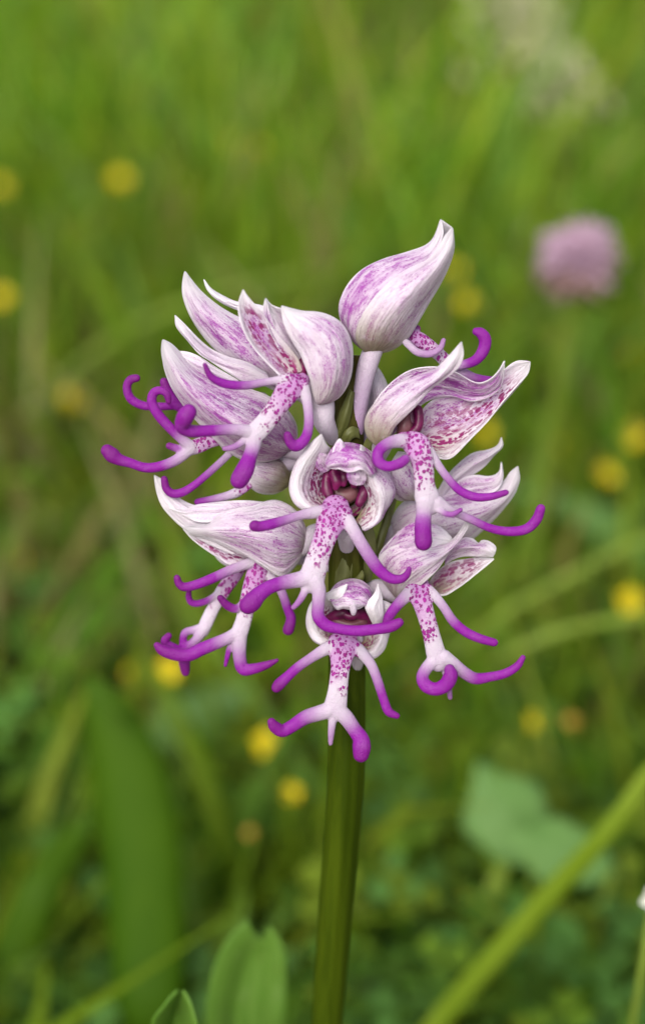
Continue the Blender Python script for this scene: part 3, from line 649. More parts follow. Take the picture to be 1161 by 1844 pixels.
# ---- centre flower facing the viewer
def f_centre():
    d0 = 80
    fl = flower([(614, 925, -46, 20), (620, 945, -26, 22), (623, 962, -24, 19), (624, 985, -50, 14)], 'central flower facing forward with maroon throat', d0, ((0.0, 0, 0), (0.0, 0, 0)))
    S('lateral_sepal', [[(592, 806, -16), (566, 840, -50), (556, 872, -54), (560, 905, -46), (584, 928, -14)],
                        [(580, 783, 30), (560, 798, 14), (538, 826, 4), (525, 855, 0), (522, 884, 0), (531, 907, 6), (549, 920, 14), (572, 926, 24)],
                        [(581, 785, 32), (568, 808, 26), (551, 832, 20), (540, 858, 16), (537, 882, 16), (546, 902, 20), (560, 914, 24), (578, 921, 28)],
                        [(586, 798, 24), (582, 822, 6), (570, 844, -8), (562, 864, -16), (562, 884, -16), (568, 900, -6), (578, 910, 8), (590, 918, 20)],
                        [(594, 806, 8), (600, 830, -24), (596, 850, -40), (592, 870, -46), (592, 888, -44), (596, 902, -24), (600, 912, -4), (604, 918, 14)]],
      fl, d0, ((0.6, 0.35, 0.10, 0.6, 0.8), (0, 0, 0.0, 1.0, 0.8), (0, 0, 0, 0.5, 1.0)), margin=0.0, edge_white=False, base_green=0.35, tip_white=0.1)
    S('lateral_sepal', [[(648, 800, -10), (684, 826, -34), (704, 860, -44), (704, 895, -46), (684, 925, -40), (656, 945, -20)],
                        [(648, 806, 20), (676, 838, 10), (698, 858, 2), (710, 884, 0), (704, 904, 0), (694, 920, 2), (684, 938, 10), (658, 955, 22)],
                        [(646, 812, 28), (664, 842, 30), (676, 868, 28), (685, 892, 26), (686, 914, 24), (680, 934, 26), (668, 947, 28), (652, 955, 30)],
                        [(644, 820, 26), (654, 850, 22), (666, 876, 18), (673, 898, 14), (674, 912, 12), (668, 926, 16), (658, 938, 20), (648, 946, 26)],
                        [(636, 830, 6), (644, 855, -10), (652, 878, -20), (656, 896, -26), (656, 908, -24), (650, 920, -10), (644, 930, 6), (638, 938, 18)]],
      fl, d0, ((0.6, 1.1, 0.12, 0.2, 0.4), (0, 0.05, 0, 0.95, 0.35), (0, 0, 0, 0.3, 1.2)), margin=0.0, edge_white=False, base_green=0.3, tip_white=0.02)
    # hooded cap of the dorsal sepal and petals
    S('dorsal_sepal', [[(584, 832, 30), (592, 816, 20), (600, 804, 8), (614, 797, -6), (634, 798, -12), (654, 804, -10), (670, 820, 0), (682, 846, 6)],
                       [(586, 836, 40), (594, 824, 40), (606, 814, 36), (622, 810, 32), (640, 812, 30), (656, 820, 32), (668, 836, 34), (676, 852, 30)],
                       [(588, 840, 46), (597, 836, 50), (610, 834, 52), (624, 836, 54), (640, 834, 54), (652, 836, 52), (662, 846, 48), (670, 856, 40)],
                       [(590, 843, 46), (600, 845, 48), (613, 846, 50), (626, 851, 52), (640, 849, 50), (650, 846, 48), (659, 852, 44), (668, 860, 36)]],
      fl, d0, ((1.3, 1.25, 0.9, 0.35), 0, 0), margin=0.02, tip_white=-0.1, edge_white=False, ripple=3.2)
    S('petal', [[(607, 794, 12), (600, 806, 22), (596, 822, 34)], [(612, 790, 14), (612, 806, 28), (610, 824, 42)], [(617, 797, 12), (622, 810, 28), (622, 828, 44)]], fl, d0, (0.7, 0, 0), ripple=1)
    S('petal', [[(624, 848, 34), (624, 860, 32), (630, 870, 26)], [(642, 846, 36), (642, 860, 36), (642, 874, 28)], [(660, 850, 32), (660, 862, 30), (654, 872, 24)]], fl, d0, (1.5, 0, 0), edge_white=False, tip_white=-0.1, ripple=0.8)
    S('petal', [[(560, 822, 10), (566, 838, 4), (580, 852, -6)], [(574, 816, 14), (580, 832, 8), (590, 848, -4)], [(588, 818, 14), (592, 830, 8), (598, 842, -2)]], fl, d0, (1.5, 0, 0), edge_white=False, tip_white=-0.1, ripple=0.8)
    S('dorsal_sepal', [[(582, 835, -30), (570, 870, -40), (572, 905, -34), (600, 930, -14)], [(618, 815, -50), (618, 865, -70), (618, 905, -56), (616, 930, -20)], [(660, 830, -30), (668, 870, -40), (662, 910, -30), (634, 934, -10)]], fl, d0, (1.2, 1.0, 1.0), base_green=0.3, tip_white=-1, edge_white=False)
    lip('column', [dict(pts=[(588, 862, -20, 9), (589, 882, -12, 11), (597, 902, -4, 7)]), dict(pts=[(601, 850, -10, 10), (606, 866, -2, 11), (604, 878, 0, 7)]),
                   dict(pts=[(620, 846, -10, 7), (620, 860, -4, 8), (619, 872, -2, 6)]), dict(pts=[(657, 866, -20, 9), (655, 886, -8, 11), (647, 906, -2, 9)]),
                   dict(pts=[(642, 854, -14, 13), (638, 872, -6, 9)]), dict(pts=[(594, 850, -26, 14), (620, 842, -30, 14), (650, 850, -26, 14)])], fl, BASE, d0, mat=M_COL, smooth=16)
    lip('stigma', [dict(pts=[(608, 888, -30, 15), (621, 894, -28, 16), (634, 888, -30, 15)])], fl, BASE, d0, mat=M_POCKET, smooth=16)
    lip('lip', [body([(604, 914, 20, 27), (603, 926, 30, 34), (594, 944, 42, 27), (585, 968, 52, 22), (575, 996, 62, 21), (567, 1022, 68, 23), (560, 1045, 70, 25)], 1.1, 0.12),
                arm([(580, 920, 34, 12), (560, 924, 44, 11), (540, 928, 54, 9), (515, 936, 66, 9), (488, 944, 78, 10), (468, 948, 84, 10), (459, 947, 86, 11)], 0.15, 0.85, tt=0.86, tip=0.7),
                arm([(618, 928, 36, 15), (632, 948, 46, 13), (646, 972, 54, 12), (664, 1001, 60, 12), (682, 1026, 64, 11.5), (702, 1041, 68, 10), (720, 1043, 70, 8.5), (732, 1035, 72, 7), (736, 1025, 72, 5.5)], 0.25, 0.7, tip=0.5),
                arm([(558, 1040, 70, 17), (537, 1044, 74, 15), (511, 1049, 80, 13.5), (486, 1057, 88, 13), (467, 1070, 96, 15), (454, 1084, 102, 18), (447, 1090, 104, 17)], 0.05, 0.5, tt=0.7, tip=0.6),
                arm([(566, 1044, 72, 17), (574, 1064, 78, 13.5), (573, 1090, 84, 12), (573, 1110, 90, 12), (587, 1126, 94, 11.5), (613, 1133, 96, 10), (643, 1136, 96, 10.5), (678, 1133, 94, 10.5), (704, 1128, 92, 11), (718, 1121, 92, 9)], 0.06, 0.3, tip=0.4),
                arm([(552, 1056, 74, 8), (544, 1074, 80, 7), (536, 1086, 84, 6), (528, 1094, 86, 5)], 0.0, 0.6, pm=0.75, tip=0.1)], fl, BASE, d0)
f_centre()

# ---- lower left flower, hood seen from the side
def f_lowleft():
    d0 = 15
    fl = flower([(540, 985, -10, 20), (565, 962, -16, 19), (590, 960, -20, 16), (616, 985, -20, 11)], 'lower left flower, side view of broad lilac hood', d0, ((0, 0, 0), (0, 0, 0)))
    up = [(330, 950, 22), (354, 945, 24), (376, 944, 24), (392, 929, 20), (414, 917, 14), (452, 911, 6), (478, 902, 0), (500, 901, -2), (520, 910, -4), (538, 926, -6), (552, 956, -6), (553, 980, -4)]
    lo = [(330, 950, 22), (344, 963, 24), (370, 967, 26), (392, 975, 26), (420, 988, 26), (447, 1003, 24), (472, 1019, 22), (494, 1035, 18), (508, 1039, 14), (524, 1027, 8), (542, 1005, 2), (552, 984, -2)]
    m = [(330, 950, 22), (360, 954, 34), (392, 955, 44), (426, 957, 54), (460, 962, 60), (490, 968, 60), (515, 975, 50), (536, 978, 30), (551, 982, 0)]
    S('lateral_sepal', [up, m, lo], fl, d0, (0.60, 0.04, 0.55), margin=0.14, base_green=0.8)
    BK('lateral_sepal', [up, lo], fl, d0 - 10, 70, (0.6, 0, 0.3))
    S('dorsal_sepal', [[(278, 855, -10), (281, 881, -8), (290, 909, -6), (307, 931, -4), (330, 952, 0), (365, 975, 4), (420, 1000, 0)],
                       [(278, 855, -10), (290, 880, 0), (310, 905, 6), (335, 925, 8), (365, 942, 8), (400, 955, 4), (450, 970, -10)],
                       [(278, 855, -10), (296, 866, -10), (315, 890, -12), (345, 908, -14), (385, 915, -14), (430, 915, -16), (480, 930, -20)]], fl, d0, (0.22, 0, 0))
    S('petal', [[(303, 914, 8), (330, 918, 6), (354, 909, 0), (384, 905, -4), (414, 902, -6), (445, 901, -8), (475, 904, -8)], [(303, 914, 8), (332, 923, 14), (360, 920, 14), (390, 920, 12), (420, 918, 10), (450, 914, 4), (478, 910, -2)], [(303, 914, 8), (332, 930, 14), (356, 940, 18), (384, 940, 18), (410, 930, 16), (440, 922, 10), (475, 915, 0)]], fl, d0, (0.5, 0, 0))
    S('lateral_sepal', [[(330, 952, 10), (345, 970, 8), (370, 990, 4), (394, 1006, 0), (412, 1017, -4), (436, 1018, -8), (470, 1015, -14)],
                        [(330, 952, 10), (352, 968, 4), (378, 981, -2), (404, 994, -8), (428, 1004, -14), (452, 1006, -18), (480, 1008, -20)],
                        [(330, 952, 10), (356, 964, 10), (384, 972, 10), (412, 984, 6), (440, 998, 0), (462, 1004, -6), (490, 1004, -14)]], fl, d0, (0.3, 1.0, 0.5), margin=0.25)
    lip('lip', [body([(470, 1012, -14, 18), (464, 1030, -6, 21), (455, 1058, 4, 20), (446, 1086, 12, 16.5), (439, 1116, 18, 16), (431, 1140, 22, 17)], 1.15, 0.1),
                arm([(458, 1012, -8, 12), (440, 1017, 0, 10.5), (414, 1027, 10, 10), (384, 1041, 20, 10), (356, 1052, 28, 9.5), (334, 1057, 32, 9), (323, 1052, 34, 8), (319, 1041, 34, 7)], 0.1, 0.55),
                arm([(445, 1080, 10, 9), (427, 1096, 20, 8.5), (409, 1090, 24, 8.5), (397, 1077, 26, 7)], 0, 0.2, tip=1.0, tt=0.2),
                arm([(428, 1140, 22, 14), (412, 1148, 26, 12), (392, 1157, 30, 12.5), (365, 1168, 34, 13), (338, 1180, 36, 13), (310, 1177, 38, 12.5), (292, 1170, 38, 11), (283, 1162, 38, 7)], 0.0, 0.35, tt=0.4, tip=0.7),
                arm([(432, 1142, 22, 15), (431, 1164, 26, 14), (432, 1186, 30, 13), (438, 1205, 34, 12.5), (458, 1204, 40, 10.5), (481, 1197, 46, 8), (499, 1189, 48, 4)], 0.05, 0.45, tt=0.5, tip=0.8),
                arm([(420, 1150, 20, 7), (412, 1172, 22, 6), (406, 1198, 22, 4)], 0, 0.5, tip=0.2),
                arm([(472, 1030, -10, 12), (494, 1045, -4, 9), (508, 1068, 0, 9), (517, 1094, 4, 9), (524, 1114, 8, 10), (519, 1134, 12, 11.5)], 0.25, 0.75, tt=0.75)], fl, BASE, d0)
f_lowleft()

# ---- flower behind it: only its lip hangs out
def f_lowback():
    d0 = -35
    fl = flower([(470, 990, -10, 17), (520, 1000, -14, 16), (570, 1010, -6, 14), (615, 1030, 20, 10)], 'hidden lower left flower with only its lip showing', d0)
    S('dorsal_sepal', [[(380, 990, 0), (400, 1015, 0), (440, 1030, 0), (480, 1015, 0)], [(380, 990, 0), (415, 990, 24), (450, 990, 24), (484, 1000, 0)], [(380, 990, 0), (410, 965, 0), (450, 960, 0), (484, 985, 0)]], fl, d0 - 10, (0.5, 0, 0))
    lip('lip', [body([(440, 1016, 0, 10), (424, 1036, 6, 13), (404, 1061, 14, 15), (388, 1088, 20, 13), (375, 1114, 26, 13.5), (366, 1136, 30, 13)], 1.0, 0.1),
                arm([(400, 1062, 16, 8), (387, 1073, 22, 7), (370, 1083, 28, 7), (351, 1087, 32, 7), (341, 1080, 34, 6.5), (340, 1063, 36, 5.5)], 0.05, 0.4),
                arm([(370, 1130, 30, 11), (350, 1156, 36, 9.5), (328, 1170, 42, 9), (310, 1165, 48, 9), (297, 1155, 52, 9), (304, 1145, 54, 7)], 0.05, 0.5),
                arm([(364, 1130, 28, 9), (350, 1134, 30, 8), (333, 1140, 32, 8), (330, 1160, 34, 8), (332, 1190, 34, 12), (334, 1210, 34, 9)], 0.0, 0.4, tt=0.5)], fl, BASE, d0)
f_lowback()

# ---- lower right flower
def f_lowright():
    d0 = 30
    fl = flower([(706, 1066, -8, 20), (690, 1060, -24, 18), (670, 1060, -36, 15), (636, 1085, -40, 10)], 'lower right flower with dotted inner sepal, open to the right', d0, ((0, 0, 0), (0, 0, 0)))
    tip = (842, 925, 66)
    dome = [tip, (830, 952, 62), (808, 976, 52), (780, 982, 36), (748, 974, 20), (715, 980, 8), (690, 992, 2), (677, 1012, 2), (682, 1036, 6), (697, 1058, 12), (712, 1076, 22)]
    rim = [tip, (848, 942, 62), (836, 960, 60), (820, 979, 60), (806, 998, 58), (791, 1022, 58), (770, 1044, 56), (745, 1063, 52), (724, 1077, 40)]
    m = [tip, (838, 952, 66), (818, 980, 68), (794, 998, 68), (766, 1010, 64), (738, 1024, 58), (718, 1044, 48), (712, 1064, 38), (716, 1077, 28)]
    S('lateral_sepal', [dome, m, rim], fl, d0, (0.55, 0.02, 0.6), margin=0.12)
    t0 = [(814, 970, 30), (798, 952, 16), (779, 943, 6), (748, 939, 0), (723, 952, -4), (700, 974, -6), (684, 994, -6), (678, 1015, -4)]
    t1 = [(812, 975, 32), (796, 968, 32), (776, 964, 30), (750, 964, 24), (726, 974, 14), (706, 990, 4), (692, 1010, -2)]
    t2 = [(810, 980, 34), (792, 984, 44), (770, 986, 42), (746, 988, 30), (724, 998, 16), (706, 1016, 4)]
    S('dorsal_sepal', [t0, t1, t2], fl, d0, (1.0, 0, 0), margin=0.04, tip_white=0.4)
    S('lateral_sepal', [[(889, 1006, 10), (864, 1003, 0), (838, 1006, -12), (810, 1012, -24), (784, 1030, -30), (768, 1054, -20)],
                        [(889, 1006, 10), (866, 1012, -6), (840, 1022, -18), (814, 1036, -26), (790, 1050, -24), (774, 1062, -8)],
                        [(889, 1006, 10), (868, 1020, 2), (846, 1036, -4), (820, 1054, -6), (797, 1066, 0), (780, 1066, 8)],
                        [(889, 1006, 10), (872, 1021, 8), (852, 1037, 6), (826, 1058, 6), (800, 1073, 8), (782, 1070, 12)]],
      fl, d0, ((0.5, 0.4, 0.1, 0), (0.5, 1.0, 0.8, 0), (0.4, 0.8, 0.9, 0)), margin=0.02, base_green=0.3)
    S('petal', [[(890, 998, 16), (893, 985, 16), (880, 974, 12), (866, 973, 10), (862, 979, 6), (852, 970, 4), (836, 968, 2), (814, 978, 4), (800, 1000, 0)],
                [(889, 1000, 18), (882, 992, 22), (872, 986, 20), (858, 985, 18), (844, 984, 16), (828, 986, 14), (812, 996, 8), (800, 1010, 0)],
                [(888, 1003, 18), (876, 1003, 14), (860, 1003, 10), (845, 1002, 6), (830, 1003, 2), (815, 1008, -4), (800, 1018, -10)]], fl, d0, (0.55, 0.1, 0), ripple=3)
    lip('lip', [body([(756, 1050, 36, 18), (752, 1062, 48, 25), (760, 1086, 60, 19), (769, 1116, 68, 17), (777, 1146, 72, 17), (784, 1174, 74, 19), (790, 1190, 74, 22)], 1.1, 0.2),
                arm([(744, 1062, 50, 15), (730, 1074, 58, 12.5), (714, 1091, 64, 10.5), (701, 1109, 66, 10), (694, 1130, 62, 9)], 0.1, 0.55),
                arm([(768, 1062, 50, 13), (782, 1073, 54, 10), (799, 1094, 58, 9), (815, 1118, 62, 9.5), (838, 1138, 66, 9.5), (864, 1150, 68, 9), (889, 1157, 68, 8)], 0.25, 0.6, tip=0.3),
                arm([(782, 1188, 76, 13), (767, 1204, 82, 12), (760, 1220, 90, 12), (767, 1235, 98, 13), (785, 1241, 104, 13), (803, 1232, 108, 14), (811, 1216, 108, 14), (809, 1206, 106, 11)], 0.0, 0.35, tip=0.4),
                arm([(798, 1184, 74, 16), (816, 1196, 72, 13), (836, 1212, 70, 12), (856, 1222, 68, 11.5), (881, 1219, 66, 9.5), (908, 1213, 64, 9), (930, 1200, 62, 8), (941, 1184, 60, 5.5)], 0.1, 0.45, tip=0.4),
                arm([(800, 1200, 70, 8), (806, 1228, 70, 7), (810, 1256, 70, 5)], 0, 0.5, pm=0.7, tip=0.1)], fl, BASE, d0)
f_lowright()

# ---- lowest flower facing the viewer
def f_bottom():
    d0 = 60
    fl = flower([(630, 1140, -30, 22), (640, 1165, -26, 20), (640, 1195, -40, 15), (630, 1215, -60, 10)], 'lowest flower facing forward below the centre', d0, ((0, 0, 0), (0, 0, 0)))
    S('lateral_sepal', [[(600, 1070, -20), (575, 1095, -46), (566, 1125, -50), (578, 1152, -30), (596, 1164, -10)],
                        [(588, 1068, 22), (562, 1083, 6), (552, 1110, 0), (553, 1132, 0), (563, 1152, 6), (578, 1162, 18)],
                        [(590, 1074, 26), (574, 1090, 20), (565, 1110, 16), (565, 1130, 16), (573, 1146, 20), (586, 1157, 26)],
                        [(596, 1082, 16), (590, 1096, -2), (582, 1112, -12), (582, 1130, -10), (590, 1142, 0), (600, 1152, 18)],
                        [(604, 1088, -6), (604, 1100, -26), (602, 1116, -36), (602, 1132, -30), (606, 1144, -12), (612, 1152, 10)]],
      fl, d0, ((0.3, 0.2, 0.02, 0.2, 0.3), (0, 0, 0.1, 1.0, 0.8), (0, 0, 0.1, 1, 1.2)), edge_white=False, base_green=0.2, tip_white=0.1)
    S('lateral_sepal', [[(670, 1080, -20), (694, 1100, -46), (692, 1130, -50), (684, 1160, -30), (664, 1176, -10)],
                        [(684, 1080, 14), (705, 1089, 4), (709, 1106, 0), (700, 1142, 2), (691, 1170, 8), (674, 1185, 20), (660, 1182, 26)],
                        [(682, 1092, 22), (695, 1102, 20), (696, 1118, 18), (690, 1142, 18), (681, 1162, 20), (668, 1175, 24), (656, 1176, 28)],
                        [(676, 1100, 16), (682, 1112, 0), (680, 1128, -6), (674, 1146, 0), (668, 1158, 6), (658, 1166, 16), (650, 1168, 24)],
                        [(664, 1104, -6), (666, 1116, -26), (664, 1130, -32), (658, 1144, -20), (654, 1154, -4), (648, 1160, 8), (642, 1164, 20)]],
      fl, d0, ((0.3, 0.3, 0.05, 0.2, 0.3), (0, 0, 0.1, 1.0, 0.7), (0, 0, 0.1, 1, 1.2)), edge_white=False, base_green=0.2, tip_white=0.05)
    S('dorsal_sepal', [[(592, 1074, 24), (596, 1062, 14), (610, 1048, 0), (632, 1042, -8), (652, 1046, -6), (667, 1060, 4), (672, 1080, 12)],
                       [(594, 1080, 36), (602, 1070, 38), (614, 1062, 38), (632, 1060, 38), (648, 1064, 38), (660, 1074, 36), (668, 1086, 30)],
                       [(597, 1085, 40), (606, 1084, 48), (618, 1082, 52), (632, 1082, 54), (646, 1083, 52), (656, 1086, 46), (664, 1092, 36)],
                       [(599, 1088, 38), (607, 1098, 44), (618, 1096, 48), (632, 1098, 50), (645, 1097, 48), (656, 1092, 42), (662, 1096, 34)]],
      fl, d0, ((1.3, 1.1, 0.6, 0.3), 0, 0), margin=0.02, tip_white=-0.1, edge_white=False, ripple=3)
    S('petal', [[(625, 1051, 40), (604, 1060, 36), (587, 1068, 24)], [(625, 1053, 42), (606, 1070, 46), (589, 1076, 30)], [(624, 1058, 42), (616, 1074, 50), (592, 1083, 34)]], fl, d0, (0.05, 0, 0), ripple=0.6)
    S('petal', [[(680, 1051, 40), (672, 1070, 40), (657, 1090, 42), (664, 1110, 36), (673, 1127, 22)], [(680, 1051, 40), (680, 1075, 48), (672, 1094, 50), (676, 1112, 42), (679, 1127, 24)], [(680, 1051, 40), (688, 1076, 40), (690, 1098, 34), (690, 1112, 28), (685, 1124, 20)]], fl, d0, (0.05, 0, 0), ripple=0.6)
    tubes('petal_tip', [[(634, 1088, 52, 9), (636, 1098, 54, 7), (636, 1104, 54, 5)]], M_LIP, fl, BASE, mix=((0, 0, 0), (0.05, 0, 0)), d0=d0)
    S('dorsal_sepal', [[(598, 1080, -30), (588, 1110, -40), (592, 1140, -34), (612, 1160, -14)], [(632, 1062, -46), (630, 1105, -66), (630, 1140, -50), (630, 1160, -16)], [(664, 1080, -30), (672, 1110, -40), (666, 1144, -30), (646, 1164, -10)]], fl, d0, (1.2, 1.0, 1.0), base_green=0.3, tip_white=-1, edge_white=False)
    tubes('column', [[(594, 1114, -16, 10), (606, 1108, -6, 11), (618, 1104, 0, 11)], [(642, 1104, 0, 11), (655, 1108, -6, 11), (664, 1116, -14, 10)], [(594, 1118, -14, 9), (604, 1124, -4, 9)], [(664, 1116, -14, 9), (656, 1126, -4, 9)], [(620, 1106, 4, 7), (632, 1110, 6, 8), (644, 1106, 4, 7)]], M_COL, fl, BASE, d0=d0)
    tubes('stigma', [[(608, 1120, -6, 12), (630, 1126, -4, 14), (652, 1120, -6, 12)]], M_POCKET, fl, BASE, d0=d0)
    lip('lip', [body([(624, 1146, 12, 22), (620, 1158, 24, 32), (616, 1174, 36, 26), (613, 1200, 46, 19), (610, 1226, 52, 18.5), (607, 1252, 56, 20), (603, 1276, 58, 23)], 1.1, 0.2),
                arm([(600, 1162, 28, 14), (584, 1170, 34, 12), (563, 1183, 42, 10), (538, 1200, 52, 9.5), (518, 1218, 60, 10), (504, 1231, 66, 11.5), (498, 1238, 68, 10.5)], 0.15, 0.75, tt=0.8, tip=0.9),
                arm([(640, 1166, 28, 14), (655, 1180, 34, 11.5), (669, 1199, 40, 10), (680, 1227, 46, 9.5), (690, 1258, 50, 9), (699, 1281, 54, 9), (714, 1289, 56, 6.5)], 0.25, 0.75, tt=0.8, tip=0.5),
                arm([(594, 1278, 58, 16), (575, 1284, 60, 15), (550, 1292, 64, 14), (525, 1308, 70, 12.5), (508, 1316, 76, 12.5), (494, 1308, 82, 11.5), (489, 1300, 84, 8.5)], 0.05, 0.5, tt=0.7, tip=0.7),
                arm([(610, 1280, 58, 16), (624, 1294, 60, 15), (638, 1314, 64, 14), (649, 1330, 70, 16), (651, 1345, 76, 18), (650, 1358, 80, 16)], 0.1, 0.6, tt=0.7, tip=0.6),
                arm([(601, 1284, 60, 11), (598, 1302, 62, 8), (596, 1322, 62, 6.5), (595, 1339, 62, 4.5)], 0.2, 0.8, pm=0.55, tip=0.0)], fl, BASE, d0)
f_bottom()

# ---- bracts tucked along the axis
def bract(c, label=None):
    o = sheet('bract', c, M_BRACT, orchid, BASE, (0, 0, 0), ripple=0.6)
    return o
bract([[(590, 800, 6), (603, 765, 20), (616, 730, 24), (630, 700, 18)], [(596, 806, 14), (612, 772, 30), (624, 738, 32), (634, 704, 22)], [(604, 810, 8), (622, 778, 22), (632, 745, 24), (638, 706, 16)]])
bract([[(612, 800, 22), (618, 780, 30), (632, 768, 30), (646, 772, 20)], [(617, 806, 24), (624, 788, 34), (634, 778, 34), (646, 782, 22)], [(624, 810, 20), (630, 796, 28), (638, 788, 28), (648, 790, 18)]])
bract([[(672, 780, 30), (658, 792, 22), (650, 812, 10)], [(678, 786, 34), (666, 800, 28), (656, 820, 14)], [(686, 796, 28), (674, 812, 22), (662, 832, 8)]])
bract([[(652, 1026, 40), (640, 1040, 36), (628, 1048, 28)], [(655, 1032, 42), (646, 1044, 40), (634, 1054, 30)], [(656, 1040, 40), (650, 1050, 36), (640, 1058, 28)]])
bract([[(712, 1084, 6), (700, 1076, 10), (684, 1078, 6)], [(710, 1088, 10), (698, 1082, 14), (684, 1084, 8)], [(704, 1092, 6), (694, 1088, 10), (682, 1090, 4)]])
bract([[(705, 890, -20), (694, 918, -14), (684, 950, -6), (668, 1000, 6)], [(710, 894, -16), (700, 922, -8), (690, 954, 0), (674, 1004, 10)], [(714, 900, -20), (706, 928, -14), (698, 956, -6), (682, 1006, 4)]])
bract([[(596, 1130, 4), (600, 1080, 20), (604, 1030, 28), (612, 985, 24)], [(610, 1130, 10), (613, 1080, 36), (618, 1030, 40), (622, 985, 34)], [(626, 1130, 4), (628, 1080, 30), (634, 1030, 34), (634, 985, 30)]])
bract([[(652, 1050, 0), (655, 1010, 16), (654, 970, 24), (648, 935, 24)], [(660, 1050, 4), (664, 1010, 24), (664, 970, 30), (656, 935, 28)], [(668, 1046, 0), (676, 1010, 14), (676, 970, 22), (666, 935, 22)]])

# ---- the two basal leaves that reach into the picture (broad and blunt)
def dmap(p): return world(p[..., 0], p[..., 1], p[..., 2])
def orchid_leaf(L, M_, R, label):
    o = sheet('leaf', [L, M_, R], M_OLEAF, orchid, BASE, (0, 0, 0), mapper=dmap, ripple=0.0006, thick=0.5, nv=48)
    o['label'] = label
def base_px(dx):
    return [BASE + np.array([dx, 0.0, 0.01])]
LV = [(0.0, 0.0)]
orchid_leaf([(447, 1653, .208), (420, 1675, .208), (394, 1715, .208), (377, 1770, .209), (370, 1844, .210), (385, 2000, .218), (430, 2200, .22), (520, 2420, .236)],
            [(468, 1690, .209), (466, 1708, .210), (458, 1730, .211), (450, 1780, .212), (446, 1850, .213), (465, 2000, .214), (500, 2200, .226), (545, 2420, .238)],
            [(483, 1664, .208), (500, 1680, .208), (514, 1710, .208), (518, 1765, .209), (516, 1844, .210), (528, 2000, .218), (550, 2200, .22), (580, 2420, .236)], 'blunt leaf with a bitten notch at its tip')
orchid_leaf([(322, 1781, .178), (306, 1795, .177), (290, 1818, .177), (272, 1850, .178), (285, 2000, .188), (380, 2250, .21), (510, 2420, .234)],
            [(325, 1785, .179), (322, 1806, .182), (318, 1830, .184), (316, 1860, .185), (345, 2000, .194), (430, 2250, .214), (535, 2420, .236)],
            [(330, 1781, .178), (340, 1796, .177), (350, 1822, .177), (360, 1860, .178), (400, 2000, .188), (470, 2250, .21), (560, 2420, .234)], 'pointed leaf tip at the lower edge')

# ------------------------------------------------------------------ meadow: named plants
def ribbon(name, pts, mat, parent=None, origin=(0, 0, 0), fold=0.25, n=26, twist=0.0):
    """a grass blade or leaf: rows (x, y, z, half width) in metres, with a keel"""
    q = crom(np.asarray(pts, float), n)
    c = q[:, :3]; T = np.gradient(c, axis=0); T /= np.linalg.norm(T, axis=1)[:, None]
    side = np.cross(T, CF); side /= np.linalg.norm(side, axis=1)[:, None] + 1e-9
    nrm = np.cross(side, T)
    if twist:
        a = np.linspace(0, twist, n)[:, None]; side, nrm = side * np.cos(a) + nrm * np.sin(a), nrm * np.cos(a) - side * np.sin(a)
    us = np.array([-1, -0.5, 0, 0.5, 1.0])
    V = np.stack([c + side * (u * q[:, 3:4]) + nrm * (abs(u) * fold * q[:, 3:4]) for u in us], 1).reshape(-1, 3)
    F = [(i * 5 + j, i * 5 + j + 1, (i + 1) * 5 + j + 1, (i + 1) * 5 + j) for i in range(n - 1) for j in range(4)]
    o = mesh_obj(name, V, F, mat, parent, origin=origin)
    md = o.modifiers.new('thickness', 'SOLIDIFY'); md.thickness = 0.0003; md.offset = 0
    return o

def to_ground(p, dx=0.0, dy=0.0):
    return np.array([p[0] + dx, p[1] + dy, 0.0])

def stalk_geo(pts, r0, r1, ns=8, n=14):
    q = crom(np.asarray(pts, float), n); T = np.gradient(q, axis=0); T /= np.linalg.norm(T, axis=1)[:, None]
    X = np.cross(T, [0.3, 1, 0.1]); X /= np.linalg.norm(X, axis=1)[:, None]; Y = np.cross(T, X)
    r = np.linspace(r0, r1, n); th = np.linspace(0, 2 * np.pi, ns, endpoint=False)
    V = np.vstack([c + rr * (np.cos(th)[:, None] * x + np.sin(th)[:, None] * y) for c, rr, x, y in zip(q, r, X, Y)])
    F = [(i * ns + j, i * ns + (j + 1) % ns, (i + 1) * ns + (j + 1) % ns, (i + 1) * ns + j) for i in range(n - 1) for j in range(ns)]
    F += [tuple(range(ns))[::-1], tuple((n - 1) * ns + j for j in range(ns))]
    return V, F

def blade(label, pxs, mat, ext=None, group=None, **kw):
    """pxs rows: photo x, y, distance, half width in photo pixels, tip first; runs on to its root in the soil"""
    P = np.array(pxs, float); w3 = world(P[:, 0], P[:, 1], P[:, 2]); hw = P[:, 3] * KPX * P[:, 2]
    last = w3[-1]
    if ext is None: ext = (0.0, 0.0)
    root = np.array([last[0] + ext[0], last[1] + ext[1], -0.003])
    rows = [np.append(a, b) for a, b in zip(w3, hw)]
    if last[2] > 0.012:
        mid = last * 0.5 + root * 0.5; mid[:2] = last[:2] * 0.6 + root[:2] * 0.4
        rows += [np.append(mid, hw[-1] * 0.9), np.append(root, hw[-1] * 0.6)]
    t = empty('meadow_plant', (root[0], root[1], 0), label, 'plant', group)
    ribbon('blade', np.array(rows) - np.array([root[0], root[1], 0, 0]), mat, t, **kw)
    return t

